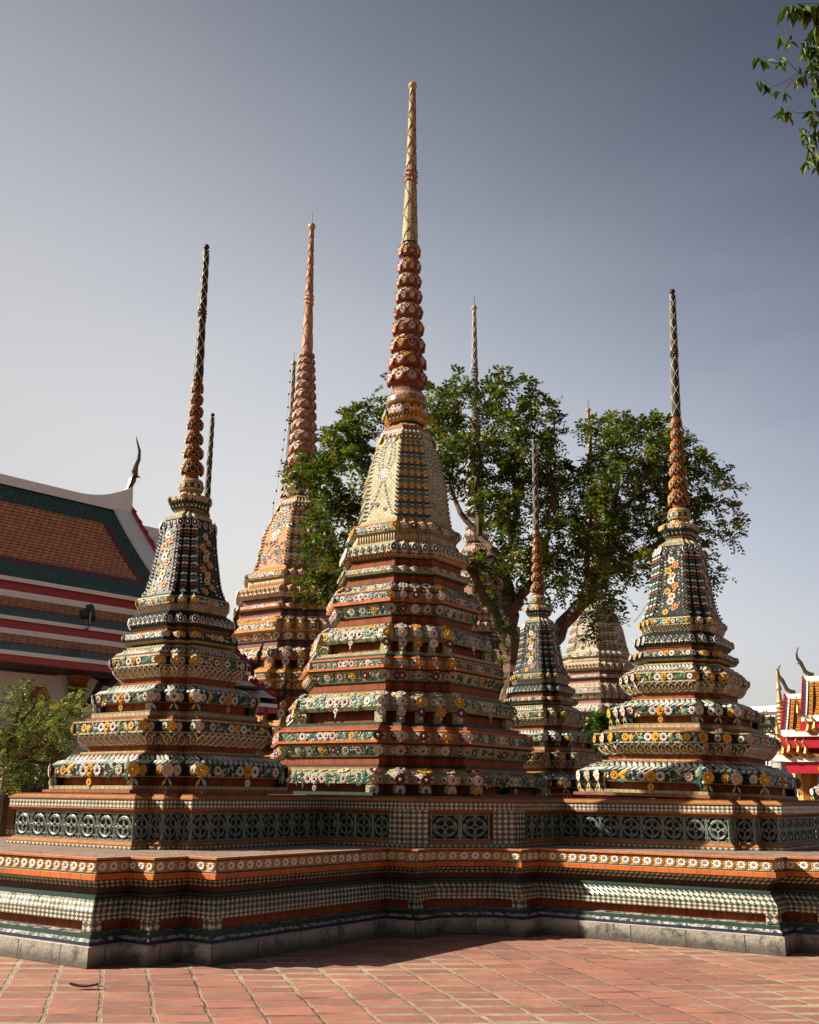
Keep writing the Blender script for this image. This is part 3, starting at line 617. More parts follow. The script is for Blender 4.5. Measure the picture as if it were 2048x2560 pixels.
def bell_ornament(rel, rows, ratio, n, pal, spec, sxy, sz, zb):
    rings = [lift(redent(a * sxy, ratio, n), (z - zb) * sz) for a, z in rows]; P = redent(1, ratio, n)
    fl = convex_flags(P); N = len(P); zs = [r[0][2] for r in rings]; z0, z1 = zs[1], zs[-1]
    def edge(k, s, t):
        z = z0 + (z1 - z0) * t; i = min(max(np.searchsorted(zs, z) - 1, 0), len(zs) - 2); w = (z - zs[i]) / (zs[i + 1] - zs[i]); j = (k + 1) % N
        A, B = rings[i], rings[i + 1]; f = frames(A[[k, j]], B[[k, j]])[0]
        return bil(f, s, w), f[4], f[5], f[6]
    def corner(k, t):
        z = z0 + (z1 - z0) * t; i = min(max(np.searchsorted(zs, z) - 1, 0), len(zs) - 2); w = (z - zs[i]) / (zs[i + 1] - zs[i])
        A, B = rings[i], rings[i + 1]; p = A[k] * (1 - w) + B[k] * w; v = B[k] - A[k]; v /= np.linalg.norm(v)
        f0 = frames(A[[k - 1, k]], B[[k - 1, k]])[0]; f1 = frames(A[[k, (k + 1) % N]], B[[k, (k + 1) % N]])[0]; nn = f0[6] + f1[6]; nn /= np.linalg.norm(nn)
        v = v - nn * np.dot(v, nn); v /= np.linalg.norm(v); return p, np.cross(v, nn), v, nn
    H = z1 - z0; longk = [k for k in range(N) if np.linalg.norm(P[(k + 1) % N] - P[k]) > .5 * ratio]
    if n == 3:
        st = .047 * sz; m = int(H * .86 / st)
        for k in range(N):
            if not fl[k]: continue
            for q in range(m):
                t = .03 + .86 * q / m; p, u, v, nn = corner(k, t); c = pal['chip'][(q // 1) % len(pal['chip'])]
                for sg in (-1, 1): rel.add('chip', p + u * sg * .022 * sxy, u, v, nn, .028 * sxy, [c], rot=sg * -.35 + rng.uniform(-.15, .15), jit=.16)
            p, u, v, nn = corner(k, .93); rel.add('medal', p, u, v, nn, .070 * sxy, [GR, W, W])
        for k in longk:
            for s in (.12, .26, .74, .88):
                for q in range(m):
                    t = .02 + .86 * q / m; p, u, v, nn = edge(k, s + rng.uniform(-.02, .02), t + (.4 * st / H if s in (.26, .74) else 0)); rel.add('dot' if rng.random() < .7 else 'chip', p, u, v, nn, .021 * sxy, [pick_(pal['chip'])], sy=.85, rot=rng.uniform(-.5, .5))
            for q in range(11):
                t = .05 + .8 * q / 11; s = .5 + (.13 if q % 2 else -.13) * (1 if q % 4 < 2 else .2)
                p, u, v, nn = edge(k, s, t); rel.add('flower6', p, u, v, nn, .062 * sxy, [(YE, OR), (OR, W), (W, OR), (CR, OR)][q % 4], rot=rng.uniform(0, 1))
                for e in range(3):
                    p, u, v, nn = edge(k, rng.uniform(.36, .64), t + rng.uniform(0, .07)); rel.add('leaf', p, u, v, nn, .032 * sxy, [pick_(pal['leaf'])], rot=rng.uniform(-1.5, 1.5))
            for s in (.2, .5, .8):
                p, u, v, nn = edge(k, s, .92); rel.add('medal', p, u, v, nn, .058 * sxy, [GR, W, W])
    else:
        st = .078 * sz; m = int(H * .80 / st)
        for k in range(N):
            if fl[k]:
                for q in range(m):
                    t = .02 + .80 * q / m; p, u, v, nn = corner(k, t); sc_ = (.062 - .02 * t) * sxy
                    rel.add('chevron', p, u, v, nn, sc_, [pal['chip'][(m - q) % len(pal['chip'])]], jit=.03); rel.add('chip', p + v * st * .52, u, v, nn, sc_ * .62, [W], sy=.5, jit=.03)
                p, u, v, nn = corner(k, .87); rel.add('medal', p, u, v, nn, .085 * sxy, [TE, YE, W]); rel.add('dot', p + v * .13 * sz + nn * .01, u, v, nn, .035 * sxy, [W])
        for k in longk:
            def string(pts, c2=True):
                pts = np.array(pts); 
                for i in range(len(pts) - 1):
                    L = np.linalg.norm((pts[i + 1] - pts[i]) * [1.0 * sxy * .7, H]); mm = max(2, int(L / (.034 * sz)))
                    for q in range(mm):
                        s, t = pts[i] + (pts[i + 1] - pts[i]) * q / mm; p, u, v, nn = edge(k, s, t); rel.add('chip', p, u, v, nn, .030 * sxy, [W if q % 2 else TE], sy=.7, jit=.05, rot=rng.uniform(-.2, .2))
            string([(.48, .42), (.36, .28), (.20, .12), (.10, .02)]); string([(.52, .42), (.62, .28), (.74, .14), (.88, .02)])
            string([(.5, .90), (.24, .78), (.20, .62), (.36, .50)]); string([(.5, .88), (.36, .76), (.36, .62), (.45, .52)])
            string([(.5, .90), (.76, .78), (.80, .62), (.64, .50)]); string([(.5, .88), (.64, .76), (.64, .62), (.55, .52)])
            for e in range(16):
                p, u, v, nn = edge(k, .5 + rng.normal(0, .09), .46 + rng.normal(0, .035)); rel.add('daisy', p, u, v, nn, .045 * sxy, [pick_([W, PK, W]), pick_([MA, YE, GR])])
            for s, t in ((.36, .16), (.22, .17), (.62, .1)):
                p, u, v, nn = edge(k, s, t); rel.add('rose', p, u, v, nn, .06 * sxy, [PK, MA])
            for s in (.3, .5, .7):
                p, u, v, nn = edge(k, s, .88); rel.add('medal', p, u, v, nn, .10 * sxy, [W, CR, MA])
            for s in np.linspace(.05, .95, 9):
                p, u, v, nn = edge(k, s, .965); rel.add('daisy', p, u, v, nn, .045 * sxy, [W if pal.get('main') else (.45, .36, .25), YE])
                if not pal.get('main'):
                    for t in (.08, .2, .32, .6, .7): 
                        p, u, v, nn = edge(k, s, t + rng.uniform(-.04, .04)); rel.add(pick_(['daisy', 'leaf', 'scroll']), p, u, v, nn, .06 * sxy, [pick_([(.42, .3, .18), GR, RB, W, TE]), pick_([OR, YE, MA])], rot=rng.uniform(-1, 1))
def pick_(l): return l[rng.integers(0, len(l))]

def lathe(mb, prof, mats, n=20):
    rings = [lift(circle(max(r, 1e-4), n), z) for r, z in prof]
    for i in range(len(rings) - 1): band(mb, rings[i], rings[i + 1], mats if isinstance(mats, str) else mats[i])

def make_chedi(name, spec, pal, label, loc, rotz, lean=(0, 0), group=None, sxy=1.0, sz=1.0, mesh_cache=None):
    root = thing(name, label, 'chedi', loc, (lean[0], lean[1], rotz), group)
    pal = dict(pal, n=spec['n'], k=sxy); zb = spec['base']; Z = lambda z: (z - zb) * sz
    rf = lambda a: redent(a, spec['ratio'], spec['n'])
    def part(nm, mb, rel, rn):
        o = mb.build(nm, root)
        me = rel.mesh(rn) if rel and rel.d else None
        if me: link(rn, me, o)
    for rows in spec['tiers']:
        mb, rel = MB(), Relief(); last = build_moulding(rows, rf, pal, spec, mb, rel, sxy, sz, zb)
        band(mb, last, lift(redent(rows[-1][0] * sxy * .5, spec['ratio'], spec['n']), last[0][2] + .001), MK(pal, 'brick')); part('tier', mb, rel, 'floral_relief')
    mb, rel = MB(), Relief(); rows = spec['bell']; R_ = [lift(rf(a * sxy), Z(z)) for a, z in rows]
    for i in range(len(R_) - 1): band(mb, R_[i], R_[i + 1], MK(pal, 'ground'))
    bell_ornament(rel, rows, spec['ratio'], spec['n'], pal, spec, sxy, sz, zb); part('bell', mb, rel, 'mosaic_relief')
    mb, rel = MB(), Relief(); build_moulding(spec['throne'], rf, pal, spec, mb, rel, sxy, sz, zb); part('throne', mb, rel, 'floral_relief')
    mb, rel = MB(), Relief(); build_moulding(spec['round'], lambda a: circle(a, 24), pal, spec, mb, rel, sxy, sz, zb); part('lotus_dome', mb, rel, 'floral_relief')
    for i, (zm, r, za, zt) in enumerate(spec['bulbs']):
        mb, rel = MB(), Relief(); r *= sxy * .95; nk = .68
        ps = [(nk * r, Z(za)), (.70 * r, Z(za) + .01), (.92 * r, Z(za + (zm - za) * .30)), (1.0 * r, Z(za + (zm - za) * .75)), (.97 * r, Z(zm + (zt - zm) * .2)), (.80 * r, Z(zm + (zt - zm) * .62)), (nk * r * .96, Z(zm + (zt - zm) * .86)), (nk * r * .92, Z(zt) + (.04 if i < len(spec['bulbs']) - 1 else 0))]
        lathe(mb, ps, [MK(pal, 'lip'), MK(pal, 'bulb'), MK(pal, 'bulb'), MK(pal, 'bulb'), MK(pal, 'bulb'), MK(pal, 'bulb'), MK(pal, 'bulbneck')], 18)
        h = Z(zt) - Z(za); m = 9
        for row, (t, sz_, ph) in enumerate(((.36, .30, 0), (.60, .26, .5), (.76, .17, 0))):
            zc = Z(za) + h * t; rr = np.interp(zc, [p[1] for p in ps], [p[0] for p in ps]); dr = np.interp(zc + .01, [p[1] for p in ps], [p[0] for p in ps]) - np.interp(zc - .01, [p[1] for p in ps], [p[0] for p in ps])
            for q in range(m):
                an = 2 * pi * (q + ph) / m; rad = np.array([cos(an), sin(an), 0]); u = np.array([-sin(an), cos(an), 0]); v = rad * dr + np.array([0, 0, .02]); v /= np.linalg.norm(v); nn = np.cross(u, v)
                ww = 2 * pi * rr / m * .74; p = rad * rr + np.array([0, 0, zc])
                rel.add('petalrim', p, u, v, nn, ww, [pal['bulbin'], pal['rimc']], sy=sz_ * h / ww * 1.15, jit=.02)
                if spec['n'] == 5: rel.add('flower6', p + nn * ww * .12, u, v, nn, ww * .42, pal['fl'][(q + row + i) % len(pal['fl'])])
        part('lotus_bulb', mb, rel, 'petal_relief')
    for i, (za, ra, zt, rt) in enumerate(spec['shaft']):
        mb, rel = MB(), Relief(); ra *= sxy; rt *= sxy; zs = np.linspace(Z(za), Z(zt), 9); rs = np.interp(zs, [Z(za), Z(zt)], [ra, rt])
        lathe(mb, list(zip(rs, zs)) , MK(pal, 'spire'), 14)
        turns = (Z(zt) - Z(za)) / (ra * 2 * pi) * .52
        for hel in range(3):
            for sg in (1, -1):
                K = 60
                for q in range(K):
                    t = (q + .5) / K; an = sg * 2 * pi * turns * t + 2 * pi * hel / 3; z = Z(za) + (Z(zt) - Z(za)) * t; rr = ra + (rt - ra) * t
                    rad = np.array([cos(an), sin(an), 0]); u = np.array([-sin(an), cos(an), 0]); v = np.array([0, 0, 1.0]); slope = math.atan2(sg * 2 * pi * turns * rr, Z(zt) - Z(za))
                    rel.add('batten', rad * rr + np.array([0, 0, z]), u, v, rad, (Z(zt) - Z(za)) / K * .62 / cos(slope), [pal['lat']], rot=-slope, jit=.01)
        for q in range(int(turns * 6)):
            for hel in range(3):
                t = q / (turns * 6); an = 2 * pi * turns * t + 2 * pi * hel / 3; z = Z(za) + (Z(zt) - Z(za)) * t; rr = ra + (rt - ra) * t
                rad = np.array([cos(an), sin(an), 0]); u = np.array([-sin(an), cos(an), 0]); rel.add('flower6' if spec['n'] == 5 else 'dot', rad * rr + np.array([0, 0, z]), u, np.array([0, 0, 1.0]), rad, rr * (.30 if spec['n'] == 5 else .2), pal['fl'][q % 4])
        part('spire_shaft', mb, rel, 'lattice_relief')
    za, zt, r = spec['ring']; r *= sxy; mb, rel = MB(), Relief()
    lathe(mb, [(.8 * r, Z(za)), (.98 * r, Z(za + (zt - za) * .15)), (.8 * r, Z(za + (zt - za) * .3)), (.85 * r, Z(za + (zt - za) * .36)), (1.06 * r, Z(za + (zt - za) * .5)), (.85 * r, Z(za + (zt - za) * .64)), (.82 * r, Z(za + (zt - za) * .7)), (.95 * r, Z(za + (zt - za) * .85)), (.76 * r, Z(zt))], MK(pal, 'bulb'), 16)
    for t in (.15, .5, .85):
        for q in range(7):
            an = 2 * pi * q / 7 + t; rad = np.array([cos(an), sin(an), 0]); u = np.array([-sin(an), cos(an), 0]); rel.add('dot', rad * r * .97 + np.array([0, 0, Z(za + (zt - za) * t)]), u, np.array([0, 0, 1.]), rad, r * .17, [pick_(pal['dot'])])
    part('spire_ring', mb, rel, 'floral_relief')
    mb = MB(); zc, r = spec['ball']; r *= max(sxy * .9, .6); lathe(mb, [(r * cos(a), Z(zc) + r * sin(a)) for a in np.linspace(-1.2, 1.57, 9)], pal.get('ball', MK(pal, 'spire')), 14); part('finial', mb, None, '')
    return root
def copy_tree(o, parent=None):
    c = o.copy(); COL.objects.link(c)
    if parent is not None: c.parent = parent
    for ch in list(o.children): copy_tree(ch, c)
    return c

# plan of the terrace: e1 runs to the right and nearer, e2 to the right and away
TH = R(35.04); CX, CY = -.10, 18.36; D_SAT = 5.18
E1 = np.array([cos(TH), -sin(TH)]); E2 = np.array([sin(TH), cos(TH)])
def plan(a, b): return np.array([CX, CY]) + a * E1 + b * E2
ROTZ = -TH
plain('gold_ball', (.42, .30, .10), .3, .4, 20)
PAL_MAIN['ball'] = 'gold_ball'
def lean_for(dx, h): return (0.0, math.atan2(dx, h))
GRP5 = 'five tiled chedis sharing the stepped terrace'
lp = plan(0, -D_SAT)
sat = make_chedi('tiled_chedi', SMALL, PAL_SMALL, 'black and green tiled chedi on the terrace arm in front of the temple roof', (lp[0], lp[1], 1.63), ROTZ, (0, .004), GRP5, sxy=.95)
def spin(o, lean): # lean in world x after the turn about z
    o.rotation_euler = (Matrix.Rotation(lean, 3, 'Y') @ Matrix.Rotation(ROTZ, 3, 'Z')).to_euler()
spin(sat, -.004)
for (pt, lab, ln) in ((plan(D_SAT, 0) + [-.13, 0], 'black and green tiled chedi on the terrace arm before the right edge of the tree', .029),
                      (plan(0, D_SAT) + [.0, 0], 'dark tiled chedi behind the central one, spire set against the big tree trunk', -.004),
                      (plan(-D_SAT, 0) + [.0, 0], 'hidden dark chedi of which only the thin spire shows, beside another spire', .004)):
    c = copy_tree(sat); c.location = (pt[0], pt[1], 1.63); c['label'] = lab; spin(c, ln)
cpt = plan(0, 0)
mainc = make_chedi('tiled_chedi', MAIN, PAL_MAIN, 'tallest central chedi with cream flowered tiles, red tile bands and knobbed spire', (cpt[0] - .02, cpt[1], 1.6), ROTZ, group=GRP5)
spin(mainc, .0066)

# ------------------------------------------------------------------ ground and terrace
me = bpy.data.meshes.new('ground'); gx = 700
me.from_pydata([(-gx, -gx, 0), (gx, -gx, 0), (gx, gx, 0), (-gx, gx, 0)], [], [(0, 1, 2, 3)]); me.materials.append(MATS['brick_paving'])
tag(link('ground', me), kind='structure')

tile_mat('ochre_tile', (.50, .30, .08), (.40, .24, .07), .13, .2, (.40, .34, .26), 0, .003, .35, dirt=.4)
def lattice_mat():
    t = NT('lattice_glaze', .35); f = t.noise(22, 6, .65).outputs[0]
    c = t.mix(t.ramp(f, .38, .62), (.035, .095, .078), (.26, .28, .235)); t.color(t.weather(c, (.05, .05, .045), .6, 9))
lattice_mat()
TX, TY = -.15, 18.36
terr = thing('stepped_terrace', 'stepped terrace with checkered tile mouldings and pierced parapet under the five chedis', 'terrace', (TX, TY, 0), (0, 0, ROTZ))
def quad4(q):
    P = []
    for k in range(4):
        c, s = [(1, 0), (0, 1), (-1, 0), (0, -1)][k]
        P += [(x * c - y * s, x * s + y * c) for x, y in q]
    return np.array(P)
L_, w0, w1, w2, s1, s2, yb, st = 8.01, 2.15, 2.51, 2.92, .41, .85, 4.27, .45
TP = quad4([(w0, -L_), (w0, -L_ + s1), (w1, -L_ + s1), (w1, -L_ + s2), (w2, -L_ + s2), (w2, -yb), (w2 + st, -yb), (w2 + st, -yb + st), (yb - st, -w2 - st), (yb, -w2 - st), (yb, -w2), (L_ - s2, -w2), (L_ - s2, -w1), (L_ - s1, -w1), (L_ - s1, -w0), (L_, -w0)])
def ring_off(P, rows, mb, z0=0.0, i0=0.0, cb=None):
    A = lift(offset_poly(P, i0), z0)
    for ins, z, mat, norm in rows:
        Q = offset_poly(P, ins); B = lift(Q, z); band(mb, A, B, mat, norm)
        if cb: cb(A, B, Q, mat)
        A = B
    return A
FZ = .985
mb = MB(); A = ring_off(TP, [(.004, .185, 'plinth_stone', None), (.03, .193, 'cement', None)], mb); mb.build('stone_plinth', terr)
mb = MB(); A = ring_off(TP, [(.03, .225, 'blue_course', None), (.062, .252, 'worn_tile_step', None), (.062, .294, 'green_course', None), (.165, .305, 'worn_tile_step', None), (.165, .40, 'red_glazed_tile', None), (.078, .402, 'green_course', None),
    (.075, .49, 'diamond_tile', (.066, 2.25)), (.16, .592, 'diamond_tile', (.066, 2.25)), (.155, .594, 'blue_course', None), (.155, .603, 'blue_course', None), (.165, .605, 'green_course', None), (.165, .632, 'green_course', None), (.21, .634, 'green_course', None), (.21, .69, 'dark_riser', None),
    (.20, .692, 'green_course', None), (.095, .775, 'diamond_tile', (.066, 2.0)), (.06, .778, 'green_course', None)], mb, .193, .03)
feet(mb, offset_poly(TP, .075), offset_poly(TP, .165), .305, .404, .13, 'diamond_tile', convex_flags(TP))
mb.build('base_moulding', terr)
mb, rel = MB(), Relief()
def octs(A, B, Q, mat):
    if mat != 'ochre_tile': return
    for f in frames(A, B):
        m = max(1, round(f[7] / .135))
        for q in range(m):
            rel.add('octile', bil(f, (q + .5) / m, .5), f[4], f[5], f[6], min(f[7] / m, .135) * .50, [(.50, .25, .05), (.78, .73, .66), (.30, .25, .2)], sy=.098 / .135 * 1.12, jit=.02)
ring_off(TP, [(.06, .832, 'orange_glazed_tile', None), (.08, .834, 'cement', None), (.08, .848, 'green_course', None), (.09, .85, 'cement', None), (.09, .953, 'ochre_tile', None), (.11, .955, 'green_course', None), (.11, .962, 'dark_recess', None), (.055, .964, 'orange_glazed_tile', None), (.055, .988, 'orange_glazed_tile', None), (.09, .99, 'cement', None)], mb, .778, .06, octs)
o = mb.build('cornice', terr); link('tile_frieze', rel.mesh('tile_frieze'), o)
mb = MB(); Q = offset_poly(TP, .06); mb.poly([(x, y, FZ + .002) for x, y in Q], 'terrace_floor_plaster'); mb.build('terrace_floor', terr)
Lp, v0, v2, bb, ch = 6.73, 1.16, 1.58, 3.92, .97; vm = (v0 + v2) / 2
PP = quad4([(v0, -Lp), (v0, -Lp + .24), (vm, -Lp + .24), (vm, -Lp + .48), (v2, -Lp + .48), (v2, -bb), (bb - ch, -bb), (bb, -bb + ch), (bb, -v2), (Lp - .48, -v2), (Lp - .48, -vm), (Lp - .24, -vm), (Lp - .24, -v0), (Lp, -v0)])
mb = MB()
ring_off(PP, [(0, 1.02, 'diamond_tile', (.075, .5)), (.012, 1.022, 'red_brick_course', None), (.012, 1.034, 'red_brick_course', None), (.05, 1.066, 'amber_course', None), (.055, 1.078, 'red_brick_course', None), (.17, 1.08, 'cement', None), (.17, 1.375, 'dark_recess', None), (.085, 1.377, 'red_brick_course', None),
    (.015, 1.418, 'amber_course', None), (.0, 1.42, 'red_brick_course', None), (.0, 1.432, 'orange_glazed_tile', None), (.004, 1.434, 'red_brick_course', None), (.004, 1.528, 'diamond_tile', (.062, 2)), (-.012, 1.53, 'red_brick_course', None), (-.012, 1.546, 'red_brick_course', None), (.05, 1.578, 'amber_course', None), (.06, 1.58, 'red_brick_course', None), (.06, 1.60, 'red_brick_course', None)], mb, FZ, 0.0)
mb.poly([(x, y, 1.60) for x, y in offset_poly(PP, .05)], 'red_brick_course')
fl = convex_flags(PP); n = len(PP); PILW = .27; pil = set()
for k in range(n):
    e0 = PP[k] - PP[k - 1]; e1 = PP[(k + 1) % n] - PP[k]
    if abs(abs(np.dot(e0 / np.linalg.norm(e0), e1 / np.linalg.norm(e1))) - .707) < .02: pil.add(k)
par = mb.build('parapet', terr)
for k in sorted(pil):
    mb = MB()                                   # tiled corner piers of the canted bays
    p = PP[k]; a = PP[k - 1] - p; b = PP[(k + 1) % n] - p; a /= np.linalg.norm(a); b /= np.linalg.norm(b)
    pr = [p + a * PILW, p, p + b * PILW]; inn = offset_poly(PP, .17)[k]
    z0, z1 = 1.021, 1.433
    na, nb = np.array([a[1], -a[0]]), np.array([-b[1], b[0]])
    if np.dot(na, inn - p) > 0: na = -na
    if np.dot(nb, inn - p) > 0: nb = -nb
    pr = [pr[0] + na * .003, p + (na + nb) / (1 + np.dot(na, nb)) * .003, pr[2] + nb * .003]
    for (q0, q1) in ((pr[0], pr[1]), (pr[1], pr[2])):
        mb.poly([(*q0, z0), (*q1, z0), (*q1, z1), (*q0, z1)], 'diamond_tile', [(0, 0), (3.5, 0), (3.5, 6.5), (0, 6.5)])
    for q0, nn in ((pr[0], na), (pr[2], nb)):
        q1 = q0 - nn * .175; mb.poly([(*q0, z0), (*q1, z0), (*q1, z1), (*q0, z1)], 'amber_course')
    mb.build('corner_pier', par)
def lattice_mesh():
    mb = MB(); ring = [(.112 * cos(a), 0, .112 * sin(a)) for a in np.linspace(0, 2 * pi, 21)]
    mb.tube(ring, .0125, 'lattice_glaze', 6, False); mb.tube([(x * .84, .006, z * .84) for x, y, z in ring], .006, 'lattice_glaze', 5, False)
    for q in range(4):
        a0 = q * pi / 2; c = (.112 * cos(a0 + pi / 4) * 1.10, .112 * sin(a0 + pi / 4) * 1.10)
        mb.tube([(c[0] - .098 * cos(a0 + pi / 4 + t), 0, c[1] - .098 * sin(a0 + pi / 4 + t)) for t in np.linspace(-.72, .72, 8)], .0115, 'lattice_glaze', 5)
    for s in (-1, 1):
        mb.tube([(s * .146, 0, -.148), (s * .138, 0, -.08), (s * .143, 0, 0), (s * .138, 0, .08), (s * .147, 0, .148)], [.016, .011, .014, .011, .016], 'lattice_glaze', 6)
        mb.tube([(s * .108, 0, 0), (s * .146, 0, 0)], .013, 'lattice_glaze', 5)
        for t in (-1, 1):
            mb.tube([(s * .142, 0, t * .085), (s * .118, 0, t * .105), (s * .105, .004, t * .135), (s * .082, .004, t * .142)], [.010, .011, .010, .012], 'lattice_glaze', 5)
            mb.tube([(s * .118, .0, t * .10), (s * .100, .012, t * .108)], [.011, .010], 'lattice_glaze', 5)
    for t in (-1, 1): mb.tube([(0, 0, t * .11), (0, 0, t * .148)], [.014, .019], 'lattice_glaze', 6); mb.tube([(-.146, 0, t * .146), (.146, 0, t * .146)], .010, 'lattice_glaze', 5)
    return mb.mesh('lattice_tile')
LM = lattice_mesh(); hid = MB(); cam_l = np.array([-TX, -TY]); cam_l = np.array([cam_l @ E1, cam_l @ E2]); Qi = offset_poly(PP, .075)
for k in range(n):
    j = (k + 1) % n; a, b = Qi[k].copy(), Qi[j].copy(); e = b - a; Ln = np.linalg.norm(e); e /= Ln; nrm = np.array([e[1], -e[0]])
    t0 = PILW if k in pil else 0; t1 = PILW if j in pil else 0
    if t0 and t1: t0 = t1 = PILW
    a = a + e * t0; b = b - e * t1; Ln = np.linalg.norm(b - a); m = max(1, round(Ln / .31))
    vis = np.dot(cam_l - (a + b) / 2, nrm) > 0 and (a[1] + b[1] < .5 or a[0] + b[0] > -.5) and a[0] + b[0] > -5 and a[1] + b[1] < 7
    for q in range(m):
        c = a + e * Ln * (q + .5) / m; M = Matrix.Translation((c[0], c[1], 1.2275)) @ Matrix.Rotation(math.atan2(e[1], e[0]), 4, 'Z') @ Matrix.Diagonal((Ln / m / .30, -1, 1, 1))
        if vis: o = link('lattice_tile', LM, par); o.matrix_basis = M
        elif q == -1: pass
        else:
            for p in LM.polygons: hid.poly([tuple(M @ LM.vertices[i].co) for i in p.vertices], 'lattice_glaze')
tag(hid.build('lattice_screen', par), kind='stuff')

# ------------------------------------------------------------------ great chedis beyond
tile_mat('ochre_mosaic', (.55, .21, .02), (.45, .17, .03), .16, .12, (.10, .06, .03), .5, .006, .35, dirt=.45)
tile_mat('buff_mosaic', (.55, .33, .12), (.45, .25, .08), .16, .12, (.10, .06, .03), .5, .006, .4, dirt=.45)
tile_mat('plum_glaze', (.20, .075, .085), (.17, .06, .07), .3, 3.0, (.10, .05, .05), 0, .004, .35, dirt=.3)
tile_mat('pink_glaze', (.34, .13, .12), (.28, .10, .10), .3, 3.0, (.10, .05, .05), 0, .004, .35, dirt=.3)
tile_mat('rust_mosaic', (.32, .10, .05), (.26, .08, .045), .16, .12, (.10, .06, .03), .5, .006, .35, dirt=.45)
tile_mat('grey_mosaic', (.13, .15, .15), (.09, .11, .12), .12, .12, (.04, .04, .04), .5, .006, .4, dirt=.45)
tile_mat('salmon_mosaic', (.58, .34, .22), (.50, .28, .18), .16, .12, (.12, .08, .05), .5, .006, .38, dirt=.4)
tile_mat('pale_mosaic', (.56, .46, .31), (.48, .38, .26), .16, .12, (.14, .10, .07), .5, .006, .38, dirt=.4)
OC = (.45, .2, .04)
def great_pal(ground, riser, line, bulb, lat, rimc, bin_, fl):
    return dict(ground=ground, riser=riser, lip='green_course', course=line, line=line, brick=line, spire=bulb, bulb=bulb, ball='gold_ball', fl=fl, leaf=[GR, W, RB, TE], dot=[W, RB, W], scale=[W, GR, PK, TE], pet=(OC, W, W), med=(OC, W, RB), chip=[(.5, .34, .16), RB, TE, W], rimc=rimc, lat=lat, bulbin=bin_, bulbneck=bulb)
GRPG = 'four great chedis beyond the terrace'
GREAT = dict(MAIN)
GREAT['bell'] = [(a * float(np.interp(z, [6.24, 7.2, 8.12], [1, .96, .82])), z) for a, z in MAIN['bell']]
for _k in ('throne', 'round'): GREAT[_k] = [(r[0] * (.74 if _k == 'throne' else .70),) + tuple(r[1:]) for r in MAIN[_k]]
GREAT['bulbs'] = []
for _i in range(12):                                       # more and lower rings than the central chedi
    _z0, _z1 = 9.06 + 3.02 * (1 - (1 - _i / 12) ** 1.25), 9.06 + 3.02 * (1 - (1 - (_i + 1) / 12) ** 1.25); GREAT['bulbs'].append((_z0 * .55 + _z1 * .45, (.36 - .155 * _i / 11) * .72, _z0, _z1))
GREAT['shaft'] = [(a, b * .72, c, d * .72) for a, b, c, d in MAIN['shaft']]; GREAT['ring'] = (13.42, 13.72, .10); GREAT['ball'] = (15.70, .085)
def great(px, py, Y, pal, label, wid, ln=0.0, zb=2.5):
    p = at(px, py, Y); sz = (p[2] - zb) / (15.75 - 1.6); c = make_chedi('great_chedi', GREAT, pal, label, (p[0], Y, zb), ROTZ, group=GRPG, sxy=sz * wid, sz=sz)
    spin(c, ln); mb = MB(); a = 2.5 * sz * wid
    mb.box(-a, a, -a, a, -zb, .05, 'plinth_stone'); mb.build('base', c)
    mb = MB(); zt = 14.2 * sz; mb.tube([(0, 0, zt - .1), (0, 0, zt + .75)], .025, 'black_glaze', 5); mb.build('lightning_rod', c); return c
FLG = [(W, RB), (W, GR), (PK, MA), (W, OR)]
great(780, 562, 56, great_pal('ochre_mosaic', 'plum_glaze', 'buff_mosaic', 'salmon_mosaic', RB, (.36, .15, .08), (.66, .47, .34), [(W, OR), (PK, GR), ((.5, .3, .12), RB), (W, MA), (TE, OR)]), 'great chedi tiled in ochre and plum, left of the tall central spire', 1.30)
great(735, 905, 78, great_pal('grey_mosaic', 'plum_glaze', 'green_course', 'grey_mosaic', W, RB, (.4, .3, .24), FLG), 'great chedi in grey tile almost hidden behind the ochre one, festoon cable at its tip', 1.30)
great(1186, 766, 67, great_pal('rust_mosaic', 'plum_glaze', 'buff_mosaic', 'grey_mosaic', W, GR, (.3, .12, .06), FLG), 'great chedi in rust red tile seen through the crown of the big tree', 1.15)
great(1471, 1022, 87, great_pal('pale_mosaic', 'pink_glaze', 'cream_mosaic', 'pale_mosaic', RB, RB, (.6, .48, .33), FLG), 'pale cream great chedi with pink bands between the tree and the right dark chedi', 1.30)

